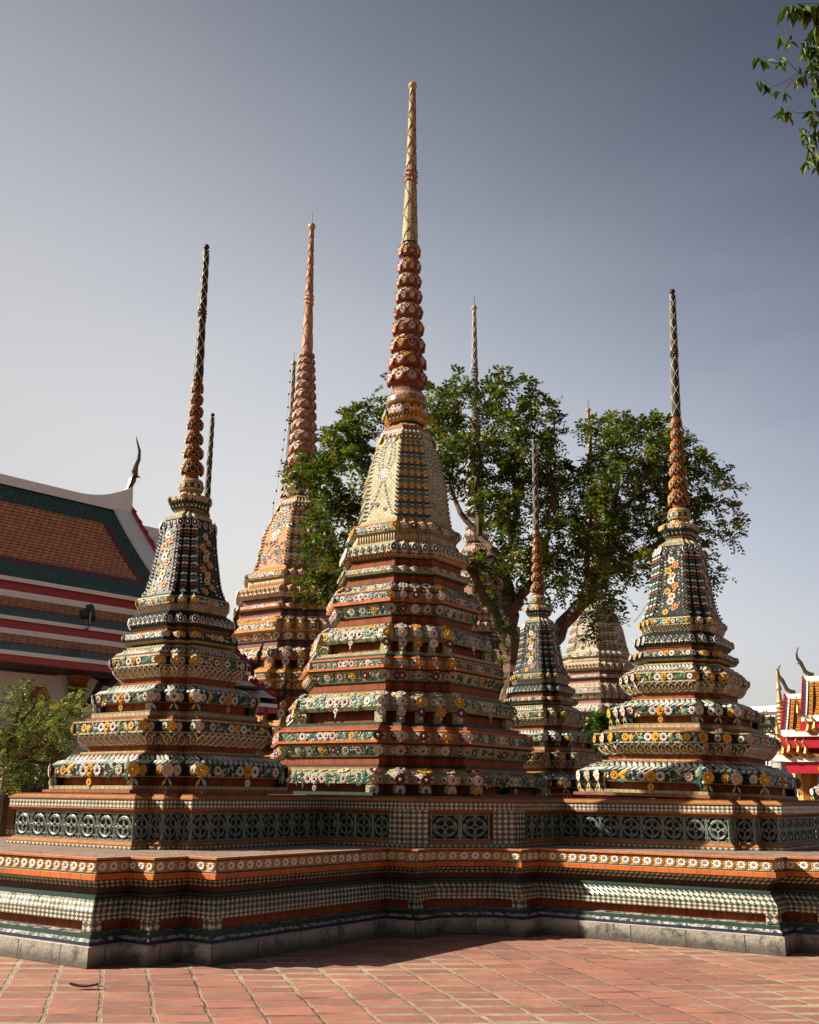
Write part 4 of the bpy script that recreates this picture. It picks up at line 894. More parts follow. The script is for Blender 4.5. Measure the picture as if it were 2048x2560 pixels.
# ------------------------------------------------------------------ temple hall on the left
def roof_mat(name, c1, c2, w=.20, h=.18):
    t = NT(name, .38, .4); uv = t.uv(); s = t.new('ShaderNodeSeparateXYZ'); t.link(uv, s.inputs[0])
    row = t.math('FLOOR', t.math('DIVIDE', s.outputs[1], h)); off = t.math('MULTIPLY', t.math('MODULO', t.math('ABSOLUTE', row), 2.0), .5)
    x = t.math('ADD', t.math('DIVIDE', s.outputs[0], w), off); fx = t.math('SUBTRACT', x, t.math('FLOOR', x)); fy = t.math('SUBTRACT', t.math('DIVIDE', s.outputs[1], h), row)
    # pointed tile tails: the lower edge of each tile is a shallow V
    tip = t.math('ADD', fy, t.math('MULTIPLY', t.math('ABSOLUTE', t.math('SUBTRACT', fx, .5)), -.55))
    cb = t.new('ShaderNodeCombineXYZ'); t.link(t.math('FLOOR', x), cb.inputs[0]); t.link(row, cb.inputs[1]); wn = t.new('ShaderNodeTexWhiteNoise', noise_dimensions='2D'); t.link(cb.outputs[0], wn.inputs['Vector'])
    c = t.mix(wn.outputs['Value'], c1, c2); j = t.math('LESS_THAN', t.math('ABSOLUTE', tip), .15); j2 = t.math('LESS_THAN', t.math('PINGPONG', x, .5), .05)
    c = t.mix(t.math('MULTIPLY', t.math('MAXIMUM', j, j2), .9), c, (.012, .010, .010)); t.color(t.weather(c, (.05, .04, .035), .35, .8)); t.bump(t.math('ADD', tip, t.math('MULTIPLY', j, -.5)), .6, .03)
roof_mat('roof_orange', (.92, .36, .12), (.74, .25, .08)); roof_mat('roof_green', (.055, .16, .115), (.035, .115, .085)); roof_mat('roof_maroon', (.24, .055, .055), (.19, .045, .05))
roof_mat('roof_amber', (.55, .22, .02), (.46, .17, .02), .22, .16); roof_mat('roof_red', (.36, .07, .03), (.3, .05, .03), .22, .16); roof_mat('roof_dark', (.02, .025, .04), (.03, .03, .04), .22, .16)
plain('white_plaster', (.92, .91, .90), .6, .25, 1.5, .1, 12, dcol=(.5, .49, .47)); plain('wall_plaster', (.90, .86, .82), .7, .2, .9, .1, 12, dcol=(.62, .58, .54)); plain('red_fascia', (.46, .025, .035), .45, .25, 3); plain('bright_red_lacquer', (.52, .012, .035), .4, .15, 3); plain('soffit_dark', (.03, .022, .018), .6, .3, 3)
def gilt():
    t = NT('gilt', .32); t.color(t.weather(t.mix(t.noise(14, 4).outputs[0], (.50, .26, .05), (.32, .13, .025)), (.04, .02, .01), .6, 12)); t.b.inputs['Metallic'].default_value = .55; t.bump(t.noise(35, 4).outputs[0], .5, .03)
gilt(); plain('dark_gilt', (.09, .065, .025), .35, .5, 6, 0, 30, .4)

HA = R(42); HU = np.array([sin(HA), cos(HA), 0]); HV = np.array([cos(HA), -sin(HA), 0]); P0 = at(0, 1652, 24.0); P0z = P0[2]; PB = np.array([P0[0], P0[1], 0])
def hcoord(px, py, v):
    w = at_plane(px, py, PB + HV * v, HV); return np.dot(w - PB, HU), w[2]
def HP(u, v, z): return tuple(PB + HU * u + HV * v + np.array([0, 0, z]))
hall = thing('temple_hall', 'temple hall with layered orange and green tiled roof and white walls behind the left chedi', 'temple')
VZ = {}
zz = lambda py, v: hcoord(0, py, v)[1] - hcoord(0, py, v)[0] * 0
def roof_section(nm, u0, u1, prof, fall=0.0):
    """prof: rows (v0,z0,v1,z1,kind) from the eave up; both slopes are built about the ridge"""
    vr = prof[-1][2]; mb = MB()
    for side in (1, -1):
        mv = lambda v: v if side == 1 else 2 * vr - v
        for (va, za, vb, zb_, kind) in prof:
            L = math.hypot(vb - va, zb_ - za)
            if kind == 'tile':
                gh = min(.95, L * .42); mh = gh * .28; nseg = 6 if L > 4 else 2
                edges = [0, gh / L, (gh + mh) / L] + ([1 - 1.0 / L, 1] if L > 4 else [1]); mats = ['roof_green', 'roof_maroon', 'roof_orange'] + (['roof_green'] if L > 4 else [])
                sag = .10 * L if L > 4 else .02
                f = lambda t: (va + (vb - va) * t, za + (zb_ - za) * t - sag * 4 * t * (1 - t) * .35)
                eu = 1.05 if L > 4 else 0
                for i, m_ in enumerate(mats):
                    ts = np.linspace(edges[i], edges[i + 1], 5 if m_ == 'roof_orange' else 2)
                    for a, b in zip(ts[:-1], ts[1:]):
                        (pa, qa), (pb, qb) = f(a), f(b)
                        segs = [(u0, u1, m_)]
                        if eu and m_ in ('roof_orange', 'roof_maroon'): segs = [(u0, u1 - eu - .28, m_), (u1 - eu - .28, u1 - eu, 'roof_maroon'), (u1 - eu, u1, 'roof_green')]
                        for (x0, x1, mm) in segs:
                            q = [HP(x0, mv(pa), qa), HP(x1, mv(pa), qa), HP(x1, mv(pb), qb), HP(x0, mv(pb), qb)]; uvs = [(x0, a * L), (x1, a * L), (x1, b * L), (x0, b * L)]
                            mb.poly(q if side == 1 else q[::-1], mm, uvs if side == 1 else uvs[::-1])
            else:
                q = [HP(u0, mv(va), za), HP(u1, mv(va), za), HP(u1, mv(vb), zb_), HP(u0, mv(vb), zb_)]
                mb.poly(q if side == 1 else q[::-1], kind)
                e = [HP(u1, mv(va), za), HP(u1, mv(va) - side * .25, za), HP(u1, mv(vb) - side * .25, zb_), HP(u1, mv(vb), zb_)]
                mb.poly(e if side == 1 else e[::-1], kind)
    # gable infill
    pts = [(r[0], r[1]) for r in prof] + [(prof[-1][2], prof[-1][3])]; pts = pts + [(2 * vr - v, z) for v, z in pts[-2::-1]]
    mb.poly([HP(u1 - .35, v, z - .05) for v, z in pts], 'red_fascia')
    return mb.build(nm, hall)
z = lambda py, v: hcoord(0, py, v)[1]; U0 = hcoord(0, 1652, 0)[0] - 9
ROWS = [(0, z(1652, 0), 0, z(1634, 0), 'red_fascia'), (.06, z(1634, 0), .06, z(1623, 0), 'white_plaster'), (.0, z(1623, 0), -1.25, z(1581, -1.25), 'tile'), (-1.2, z(1581, -1.2), -1.2, z(1567, -1.2), 'white_plaster'), (-1.3, z(1567, -1.2), -1.3, z(1545, -1.2), 'red_fascia'), (-1.2, z(1545, -1.2), -1.2, z(1535, -1.2), 'white_plaster'),
        (-1.2, z(1535, -1.2), -2.5, z(1487.5, -2.5), 'tile'), (-2.45, z(1487.5, -2.45), -2.45, z(1471, -2.45), 'white_plaster'), (-2.55, z(1471, -2.45), -2.55, z(1447, -2.45), 'red_fascia'), (-2.4, z(1447, -2.4), -2.4, z(1436, -2.4), 'white_plaster'), (-2.4, z(1436, -2.4), -6.2, z(1203, -6.2), 'tile')]
u1 = hcoord(322, 1250, -6.2)[0]; zr = ROWS[-1][3]
u2, ze2 = hcoord(690, 1768, 0); dzB = ROWS[0][1] - ze2

roof_section('roof', U0, u1, ROWS)
dzB = zr - hcoord(353, 1336, -6.2)[1]
ROWB = [(a, b - dzB, c, d - dzB, k) for a, b, c, d, k in ROWS]
roof_section('roof', u1 - .5, u2, ROWB)
def verge(u, prof, nm='bargeboard'):
    mb = MB(); vr = prof[-1][2]
    for (va, za, vb, zb_, kind) in prof:
        if kind != 'tile': continue
        L = math.hypot(vb - va, zb_ - za); K = 10 if L > 4 else 4; sag = .10 * L if L > 4 else .02
        f = lambda t: (va + (vb - va) * t, za + (zb_ - za) * t - sag * 4 * t * (1 - t) * .35)
        for side in (1, -1):
            mv = lambda v: v if side == 1 else 2 * vr - v
            for i in range(K):
                (pa, qa), (pb, qb) = f(i / K), f((i + 1) / K); lo, hi = .03, .16
                for (x0, x1, za0, za1, mt) in ((u - .62, u + .02, lo, hi, 'white_plaster'), (u + .02, u + .14, -.15, hi + .10, 'red_fascia')):
                    A = [HP(x0, mv(pa), qa + za0), HP(x1, mv(pa), qa + za0), HP(x1, mv(pb), qb + za0), HP(x0, mv(pb), qb + za0)]; B = [HP(x0, mv(pa), qa + za1), HP(x1, mv(pa), qa + za1), HP(x1, mv(pb), qb + za1), HP(x0, mv(pb), qb + za1)]
                    mb.poly(B, mt); mb.poly([A[0], A[3], B[3], B[0]], mt); mb.poly([A[1], B[1], B[2], A[2]], mt)
                m = max(1, int(L / K / .28))
                for q in range(m):                          # leaf-shaped teeth along the verge
                    t = (i + (q + .3) / m) / K; (p_, q_) = f(t); tt = .12
                    mb.poly([HP(u + .09, mv(p_ - .06), q_ + .25), HP(u + .09, mv(p_ + .10), q_ + .24), HP(u + .09, mv(p_ - .10) , q_ + .40)], 'bright_red_lacquer')
                    mb.poly([HP(u + .13, mv(p_ - .06), q_ + .25), HP(u + .13, mv(p_ + .10), q_ + .24), HP(u + .13, mv(p_ - .10) , q_ + .40)][::-1], 'bright_red_lacquer')
    return mb.build(nm, hall)
verge(u1, ROWS); verge(u2, ROWB)
def chofa(u, v, zt, h, nm, mat='dark_gilt', parent=None, HPf=None):
    HPf = HPf or HP; mb = MB()
    P = [(-.10, -.55), (.02, -.2), (.10, .05), (.22, .22), (.16, .42), (.20, .65), (.30, .95), (.30, 1.3), (.16, 1.65), (.10, 1.85)]
    rr = [.10, .10, .13, .10, .12, .085, .07, .055, .03, .008]
    mb.tube([HPf(u + a * h * .55, v, zt + b * h * .55) for a, b in P], [r * h * .62 for r in rr], mat, 7); mb.tube([HPf(u + .20 * h * .55, v, zt + .24 * h * .55), HPf(u + .46 * h * .55, v, zt + .22 * h * .55)], [.06 * h * .6, .008], mat, 6)
    return mb.build(nm, parent or hall)
mb = MB()                                                     # ridge capping that sweeps up to the horn
zu = lambda u: zr + .20 + (max(0, u - (u1 - 2.0)) / 2.0) ** 2.2 * .62
us = np.concatenate((np.linspace(U0, u1 - 2.2, 3), np.linspace(u1 - 2.0, u1 + .05, 9)))
for a, b in zip(us[:-1], us[1:]):
    for s in (1, -1):
        q = [HP(a, -6.2 + s * .2, zr - .12), HP(b, -6.2 + s * .2, zr - .12), HP(b, -6.2 + s * .12, zu(b)), HP(a, -6.2 + s * .12, zu(a))]; mb.poly(q if s == 1 else q[::-1], 'white_plaster')
    mb.poly([HP(a, -6.08, zu(a)), HP(b, -6.08, zu(b)), HP(b, -6.32, zu(b)), HP(a, -6.32, zu(a))], 'white_plaster')
mb.poly([HP(u1 + .05, -6.0, zr - .12), HP(u1 + .05, -6.4, zr - .12), HP(u1 + .05, -6.32, zu(u1 + .05)), HP(u1 + .05, -6.08, zu(u1 + .05))], 'white_plaster')
mb.box(0, 1, 0, 1, 0, 1, 'white_plaster', lambda p: HP(u1 - .5 + p[0] * (u2 - u1 + .5), -6.35 + p[1] * .3, zr - dzB - .1 + p[2] * .38)); mb.build('ridge_cap', hall)
chofa(u1, -6.2, zu(u1) + .25, 1.55, 'chofa')
for (a, b, c, d, k) in ROWB:
    if k == 'tile':
        mb = MB(); zz0 = b + .15; mb.tube([HP(u2 + .1, a - .3, zz0 + .05), HP(u2 + .18, a - .05, zz0 + .03), HP(u2 + .2, a + .14, zz0 + .12), HP(u2 + .2, a + .10, zz0 + .34), HP(u2 + .22, a + .17, zz0 + .55), HP(u2 + .24, a + .26, zz0 + .78)], [.06, .10, .12, .09, .05, .010], 'dark_gilt', 7); mb.build('naga_finial', hall)
mb = MB(); ze = ROWS[0][1]
mb.box(0, 1, 0, 1, 0, 1, 'wall_plaster', lambda p: HP(U0 + p[0] * (u2 - .6 - U0), -11.0 + p[1] * 9.6, p[2] * (ze + .4))); mb.build('wall', hall)
mb = MB(); mb.box(0, 1, 0, 1, 0, 1, 'soffit_dark', lambda p: HP(U0 + p[0] * (u2 - .3 - U0), -1.39 + p[1] * 1.36, ze - .02 + p[2] * .06)); mb.build('soffit', hall)
def wall_uz(px, py): return hcoord(px, py, -1.4)
ua, za = wall_uz(134, 1690)
mb = MB(); mb.box(0, 1, 0, 1, 0, 1, 'soffit_dark', lambda p: HP(U0 + p[0] * (ua - U0), -1.39 + p[1] * .2, za + p[2] * (ze - za))); mb.build('shaded_frieze_beam', hall)  # beam under the eave, its shade put into the dark colour
ub, zb2 = wall_uz(238, 1700)
mb = MB(); mb.box(0, 1, 0, 1, 0, 1, 'soffit_dark', lambda p: HP(ub + p[0] * (u2 - .6 - ub), -1.39 + p[1] * .2, zb2 + p[2] * (ze - zb2))); mb.build('shaded_frieze_beam', hall)  # second eave beam, likewise coloured dark for the shade there
def lathe_at(mb, c, prof, mat, n=12):
    rings = [np.column_stack((circle(max(r, 1e-3), n) + np.array(c[:2]), np.full(n, z_))) for r, z_ in prof]
    for i in range(len(rings) - 1): band(mb, rings[i], rings[i + 1], mat)
for px in (190,):                                          # gilt lotus capitals on the wall pilasters
    uc, zc = wall_uz(px, 1676); zc2 = wall_uz(px, 1745)[1]; h = zc - zc2; c = HP(uc, -1.25, 0); h *= .8
    mb = MB(); lathe_at(mb, c, [(0.187, zc2 - h * .9), (0.187, zc2 - h * .5), (0.158, zc2 - .1), (0.173, zc2), (0.216, zc2 + h * .1), (0.173, zc2 + h * .2), (0.245, zc2 + h * .32), (0.216, zc2 + h * .42), (0.259, zc2 + h * .5), (0.230, zc2 + h * .62), (0.317, zc2 + h * .98), (0.288, zc2 + h * 1.05)], 'gilt', 12); mb.build('capital', hall)
    mb = MB(); mb.box(-.24, .24, -.24, .24, 0, zc2 - h * .9, 'wall_plaster', lambda p: (c[0] + p[0], c[1] + p[1], p[2])); mb.build('pilaster', hall)
ub, zb2 = wall_uz(208, 1742); mb = MB(); ut, zt = wall_uz(236, 1690)
mb.tube([HP(ub, -1.3, zb2 - .3), HP(ub + .12, -1.1, zb2), HP(ub + .15, -.85, zb2 + .35), HP(ub + .22, -.5, zt - .25), HP(ub + .3, -.3, zt - .05)], [.05, .09, .10, .11, .09], 'soffit_dark', 7); mb.tube([HP(ub + .3, -.30, zt), HP(ub + .36, -.1, zt - .15), HP(ub + .36, .0, zt - .45)], [.08, .13, .03], 'gilt', 7); mb.build('eave_bracket', hall)
uw0, zw = wall_uz(30, 1760); uw1, zw1 = wall_uz(126, 1900)
mb = MB(); um = (uw0 + uw1) / 2; ww = abs(uw1 - uw0) * .62
mb.box(um - ww * .8, um + ww * .8, 0, .25, 0.2, zw1, 'soffit_dark', lambda p: HP(p[0], -1.39 + p[1], p[2]))
for s in (-1, 1): mb.box(um + s * ww * .8 - .18, um + s * ww * .8 + .18, 0, .32, 0.0, zw1, 'gilt', lambda p: HP(p[0], -1.39 + p[1], p[2]))
for dz, k in ((0, 1.15), (.5, .95), (1.0, .7)):
    mb.poly([HP(um - ww * k, -1.0, zw1 + dz), HP(um + ww * k, -1.0, zw1 + dz), HP(um, -1.0, zw1 + dz + 1.15 * k)], 'gilt')
    mb.poly([HP(um - ww * k, -1.0, zw1 + dz), HP(um, -1.0, zw1 + dz + 1.15 * k), HP(um, -1.38, zw1 + dz + 1.15 * k), HP(um - ww * k, -1.38, zw1 + dz)], 'gilt'); mb.poly([HP(um + ww * k, -1.0, zw1 + dz), HP(um + ww * k, -1.38, zw1 + dz), HP(um, -1.38, zw1 + dz + 1.15 * k), HP(um, -1.0, zw1 + dz + 1.15 * k)], 'gilt')
mb.build('window_surround', hall)

# floodlight standing on the roof ledge
plain('black_metal', (.03, .034, .04), .35, .2, 8); plain('steel', (.22, .22, .22), .4, .3, 8, 0, 30, .6)
uf, zf = hcoord(217, 1572, -1.15); c = np.array(HP(uf, -1.15, zf)); fl_t = thing('floodlight', 'black drum floodlight on a steel yoke, clamped to the temple roof ledge', 'floodlight', tuple(c))
mb = MB(); d = np.array([.80, .45, .22]); d /= np.linalg.norm(d); q = np.array([0, 0, .40]); mb.tube([q - d * .20, q - d * .18, q - d * .02, q - d * .01, q + d * .12, q + d * .13], [.10, .14, .15, .235, .245, .20], 'black_metal', 16); mb.build('lamp_housing', fl_t)
mb = MB(); mb.tube([q + d * .125, q + d * .135], .21, 'black_glaze', 16); mb.build('lens', fl_t)
mb = MB(); sd = np.array([-d[1], d[0], 0]) ; sd /= np.linalg.norm(sd)
for s in (-1, 1): mb.tube([(0, 0, 0) + sd * s * .12, q * .3 + sd * s * .25, q + sd * s * .25], .024, 'steel', 5)
mb.tube([sd * -.14, sd * .14], .03, 'steel', 5); mb.build('yoke', fl_t)

# ------------------------------------------------------------------ gate pavilion and small things on the right
GX = np.array([.906, -.423, 0]); GY = np.array([-.423, -.906, 0]); gp0 = at(1948, 1900, 38); GB = np.array([gp0[0], 38.0, 0])
def GP(u, v, z): return tuple(GB + GX * u + GY * v + np.array([0, 0, z]))
def gcoord(px, py, v):
    w = at_plane(px, py, GB + GY * v, GY); return np.dot(w - GB, GX), w[2]
pav = thing('gate_pavilion', 'ornate gate pavilion with amber tiled roofs, red eaves and golden finials at the right edge', 'pavilion')
def prism_roof(u0, u1, ve, ze, zr, nm, mats=('roof_amber', 'roof_red', 'roof_dark')):
    mb = MB(); L = math.hypot(ve, zr - ze); uu = [u0 + .10, u0 + .62, u0 + .80, max(u1, u0 + 1.6)]
    for s in (1, -1):
        for i in range(3):
            K = 5
            for k in range(K):
                a, b = k / K, (k + 1) / K; f = lambda t: (ve * (1 - t), ze + (zr - ze) * t - .35 * t * (1 - t) * (zr - ze) * .8)
                (pa, qa), (pb, qb) = f(a), f(b); m = mats[i] if k > 0 else mats[0]
                q = [GP(uu[i], s * pa, qa), GP(uu[i + 1], s * pa, qa), GP(uu[i + 1], s * pb, qb), GP(uu[i], s * pb, qb)]; uvs = [(uu[i], a * L), (uu[i + 1], a * L), (uu[i + 1], b * L), (uu[i], b * L)]
                mb.poly(q if s == 1 else q[::-1], m, uvs if s == 1 else uvs[::-1])
        K = 7
        for k in range(K):
            f = lambda t: (ve * (1 - t), ze + (zr - ze) * t - .35 * t * (1 - t) * (zr - ze) * .8)
            (pa, qa), (pb, qb) = f(k / K), f((k + 1) / K)
            for x0, x1, hh, mt in ((u0 - .02, u0 + .12, .05, 'white_plaster'), (u0 - .08, u0 - .02, .14, 'bright_red_lacquer')):
                B = [GP(x0, s * pa, qa + hh), GP(x1, s * pa, qa + hh), GP(x1, s * pb, qb + hh), GP(x0, s * pb, qb + hh)]; A = [GP(x0, s * pa, qa - .1), GP(x1, s * pa, qa - .1), GP(x1, s * pb, qb - .1), GP(x0, s * pb, qb - .1)]
                mb.poly(B if s == 1 else B[::-1], mt); mb.poly([A[0], B[0], B[3], A[3]], mt); mb.poly([A[1], A[2], B[2], B[1]], mt)
            for e in (0.25, .75):
                t = (k + e) / K; p_, q_ = f(t); mb.poly([GP(u0 - .07, s * (p_ + .06), q_ + .12), GP(u0 - .07, s * (p_ - .08), q_ + .14), GP(u0 - .07, s * (p_ - .02), q_ + .28)], 'bright_red_lacquer')
        mb.box(u0 - .05, max(u1, u0 + 1.6), ve - .05, ve + .05, ze - .12, ze + .08, 'white_plaster', lambda p: GP(p[0], s * p[1], p[2]))
        mb.box(u0 - .12, max(u1, u0 + 1.6), ve - .16, ve - .02, ze - .45, ze - .12, 'bright_red_lacquer', lambda p: GP(p[0], s * p[1], p[2]))
    mb.box(u0, u1, -.08, .08, zr - .1, zr + .12, 'white_plaster', lambda p: GP(*p))
    mb.poly([GP(u0 + .3, ve, ze), GP(u0 + .3, 0, zr), GP(u0 + .3, -ve, ze)], 'gilt')
    o = mb.build(nm, pav); mb = MB()
    P = [(.6, .15), (.30, .18), (.08, .35), (-.02, .62), (-.16, .95), (-.34, 1.25), (-.36, 1.55), (-.26, 1.85), (-.16, 2.02)]
    mb.tube([GP(u0 + a * .55, 0, zr + .1 + b * .55) for a, b in P], [.06, .085, .075, .065, .075, .05, .04, .026, .006], 'dark_gilt', 7); mb.tube([GP(u0 - .11, 0, zr + .62), GP(u0 - .24, 0, zr + .58)], [.04, .008], 'dark_gilt', 6); mb.build('chofa', pav)
    mb = MB(); mb.tube([GP(u0 - .02, ve - .25, ze + .1), GP(u0 - .08, ve + .02, ze + .08), GP(u0 - .12, ve + .14, ze + .18), GP(u0 - .12, ve + .10, ze + .42), GP(u0 - .14, ve + .17, ze + .70)], [.04, .065, .07, .045, .008], 'gilt', 7); mb.build('naga_finial', pav)
ug1, zg1 = gcoord(2012, 1700, 0); ze1 = gcoord(2000, 1795, 2.2)[1]; ug2, zg2 = gcoord(1966, 1744, 0); ze2_ = gcoord(1955, 1848, 2.6)[1]; ze3 = gcoord(1945, 1898, 3.0)[1]; ug3 = gcoord(1946, 1870, 3.0)[0]
prism_roof(ug1, ug1 + 6, 2.2, ze1, zg1, 'roof'); prism_roof(ug2, ug1 + .4, 2.6, ze2_, zg2, 'roof')
mb = MB()
for (u0, va, za, vb, zb_) in ((ug3, 3.3, ze3, 2.5, ze2_ - .35), (ug1 - .5, 3.0, ze2_ + .15, 2.1, ze1 - .4)):
    mb.poly([GP(u0, va, za), GP(u0 + 9, va, za), GP(u0 + 9, vb, zb_), GP(u0, vb, zb_)], 'roof_amber', [(0, 0), (9, 0), (9, 1.2), (0, 1.2)])
    mb.box(u0 - .15, u0 + .3, va - .9, va + .08, za - .05, za + .12, 'white_plaster', lambda p: GP(*p)); mb.box(u0 - .1, u0 + 9, va - .05, va + .1, za - .10, za + .06, 'white_plaster', lambda p: GP(*p)); mb.box(u0 - .2, u0 + 9, va - .3, va + .02, za - .46, za - .102, 'bright_red_lacquer', lambda p: GP(*p))
mb.build('skirt_roof', pav)
for i, (px, py) in enumerate(((1966, 1885), (1981, 1880), (2004, 1882), (2028, 1828), (2044, 1822), (2022, 1885))):
    u, z_ = gcoord(px, py, 3.45); mb = MB(); k = .34
    mb.tube([GP(u + .5 * k, 3.3, z_ - .25 * k), GP(u + .1 * k, 3.45, z_ - .2 * k), GP(u - .25 * k, 3.5, z_ + .1 * k), GP(u - .15 * k, 3.5, z_ + .6 * k), GP(u - .45 * k, 3.5, z_ + 1.1 * k), GP(u - .3 * k, 3.5, z_ + 1.5 * k)], [.16 * k, .26 * k, .26 * k, .2 * k, .12 * k, .012], 'gilt', 7); mb.build('naga_finial', pav)
mb = MB(); mb.box(ug3 + .3, ug3 + 10, -3, 2.3, 0, ze3 - .1, 'white_plaster', lambda p: GP(*p)); mb.build('wall', pav)
for du in (.75, 2.0, 3.1, 4.3):
    mb = MB(); c = GP(ug3 + du, 2.55, 0); zt = ze3 - .35; mb.box(-.2, .2, -.2, .2, 0, zt - 1.7, 'white_plaster', lambda p: (c[0] + p[0], c[1] + p[1], p[2]))
    lathe_at(mb, c, [(.20, zt - 1.95), (.28, zt - 1.7), (.24, zt - 1.5), (.30, zt - 1.3), (.27, zt - 1.1), (.36, zt - .95), (.30, zt - .8), (.38, zt)], 'gilt', 8); mb.build('column', pav)

sp = at(1943, 1672, 45); mb = MB(); zt = sp[2]
plain('weathered_gilt', (.42, .28, .13), .45, .5, 10, 0, 30, .2)
hh = zt - at(1946, 1862, 45)[2]
def zq(f): return zt - hh * f
prof = [(.06, zt), (.085, zq(.01)), (.05, zq(.02)), (.07, zq(.2)), (.13, zq(.26)), (.13, zq(.28)), (.08, zq(.29)), (.12, zq(.42)), (.17, zq(.45)), (.11, zq(.47))]
for k in range(5): f = .50 + k * .05; prof += [(.13 + k * .01, zq(f)), (.20 + k * .02, zq(f + .02)), (.12 + k * .015, zq(f + .042))]
prof += [(.22, zq(.76)), (.34, zq(.8)), (.24, zq(.84)), (.30, zq(.95)), (.45, zq(1.0)), (.5, 0)]
lathe_at(mb, (sp[0], 45.0), prof[::-1], 'weathered_gilt', 14); tag(mb.build('gilded_spire'), 'slender weathered golden spire standing left of the gate pavilion roof', 'spire')

rp = at(2013, 1990, 25); c = copy_tree(sat); c.location = (rp[0] + 1.75, 25.0, 1.55); c['label'] = 'dark tiled chedi mostly outside the frame below the gate pavilion, only base tiers in view'; spin(c, 0); c['group'] = 'dark chedis like those of the terrace'
mb = MB(); mb.box(-2, 2, -2, 2, 0, 1.52, 'plinth_stone', lambda p: (rp[0] + 1.9 + p[0], 25.0 + p[1], p[2])); tag(mb.build('chedi_platform'), 'plain stone platform carrying the dark chedi at the right edge', 'platform')
pp = at(1948, 1937, 30); c = (pp[0], 30.0)
mb = MB(); lathe_at(mb, c, [(.30, 0), (.30, pp[2] - .15), (.40, pp[2] - .10), (.40, pp[2]), (.26, pp[2] + .06), (.20, pp[2] + .32), (.22, pp[2] + .36)], 'cement', 4); tag(mb.build('stone_pedestal'), 'small grey stone pedestal showing between right chedi and gate pavilion', 'pedestal')
plain('pale_concrete', (.85, .86, .88), .7, .2, .1); plain('window_dark', (.10, .12, .14), .3, .1, 1)
b0, b1 = at(1862, 1783, 170), at(1945, 1783, 170); off = thing('office_building', 'flat pale building far behind the tree at right', 'building', (b0[0], 170.0, 0), (0, 0, R(-42))); b1 = b0 + (b1 - b0) * 1.3
mb = MB(); mb.box(0, b1[0] - b0[0], 0, 14, 0, b0[2], 'pale_concrete'); mb.build('wall', off); mb = MB(); mb.box(-.6, b1[0] - b0[0] + .6, -.6, 14.6, b0[2], b0[2] + .9, 'pale_concrete'); mb.build('roof', off)
mb = MB(); mb.box(.5, b1[0] - b0[0] - .5, -.06, .0, b0[2] - 2.2, b0[2] - .7, 'window_dark'); mb.build('window', off)

# ------------------------------------------------------------------ trees
def leaf_mat(name, rough=.45):
    t = NT(name, rough, .35); a = t.new('ShaderNodeAttribute', attribute_name='Col'); t.color(a.outputs['Color'])
    tr = t.new('ShaderNodeBsdfTranslucent'); t.link(t.mix(1.0, a.outputs['Color'], (1.0, 1.05, .45), 'MULTIPLY'), tr.inputs['Color']); mx = t.new('ShaderNodeMixShader'); mx.inputs[0].default_value = .38
    t.link(t.b.outputs[0], mx.inputs[1]); t.link(tr.outputs[0], mx.inputs[2]); t.link(mx.outputs[0], t.n['Material Output'].inputs['Surface'])
leaf_mat('leaf_green')
def bark_mat():
    t = NT('bark', .85, .2); v = t.noise(3, 8, .7).outputs[0]; t.color(t.mix(t.ramp(v, .35, .65), (.06, .038, .026), (.17, .11, .075))); t.bump(t.noise(9, 9, .75).outputs[0], .9, .05)
bark_mat()
def unit(v): return v / (np.linalg.norm(v, axis=-1, keepdims=True) + 1e-9)
def sprays(centers, dirs, length, nleaf, lw, ll, cols, droop=.35):
    """feather-shaped twigs of small leaflets: centers (n,3), dirs (n,3)"""
    n = len(centers); V, C = [], []
    side = unit(np.cross(dirs, rng.normal(0, .35, (n, 3)) + [0, 0, 1.0])); up = np.cross(side, dirs)
    base = np.array([cols[i] for i in rng.integers(0, len(cols), n)]) * (1 + rng.normal(0, .18, (n, 1)))
    L = length * rng.uniform(.7, 1.2, (n, 1))
    for i in range(nleaf):
        t = (i // 2 + .6) / (nleaf / 2); sg = 1 if i % 2 else -1
        p = centers + dirs * L * t - np.array([0, 0, 1.0]) * droop * L * t * t
        d = unit(side * sg + dirs * .55 + rng.normal(0, .25, (n, 3)) - [0, 0, .25]); w = unit(np.cross(d, up + rng.normal(0, .3, (n, 3))))
        l = ll * (1.1 - .35 * abs(t - .45)) * rng.uniform(.8, 1.15, (n, 1)); ww = lw
        V.append(np.stack((p, p + d * l * .5 + w * ww, p + d * l, p + d * l * .5 - w * ww), 1)); c = np.clip(base * (1 + rng.normal(0, .12, (n, 1))), .004, .6); C.append(np.repeat(c[:, None, :], 4, 1))
    return np.concatenate(V).reshape(-1, 3), np.concatenate(C).reshape(-1, 3)
def crown_mesh(name, blobs, per, length, nleaf, lw, ll, cols, squash=.75, out=.8):
    VV, CC = [], []
    for (c, r) in blobs:
        n = int(per * r * r); ks = max(3, int(2 + r * 9 * (1 if r < 1 else .6)))
        sub = unit(rng.normal(0, 1, (ks, 3))) * rng.uniform(.35, .95, (ks, 1)) * r * [1, 1, squash]; own = rng.integers(0, ks, n)
        x = unit(rng.normal(0, 1, (n, 3)) + [0, 0, .25]); rad = rng.uniform(0, 1, (n, 1)) ** .5
        P = np.array(c) + sub[own] + x * rad * r * .40 * [1, 1, .62]; d = unit(x * out + .5 * sub[own] / r + rng.normal(0, .45, (n, 3)) + [0, 0, .02])
        v, k = sprays(P, d, length, nleaf, lw, ll, cols); VV.append(v); CC.append(k)
    V = np.concatenate(VV); C = np.concatenate(CC); return tri_mesh(name, V, np.arange(len(V)).reshape(-1, 4), C, 'leaf_green')
S1 = 2048 / 1725.0
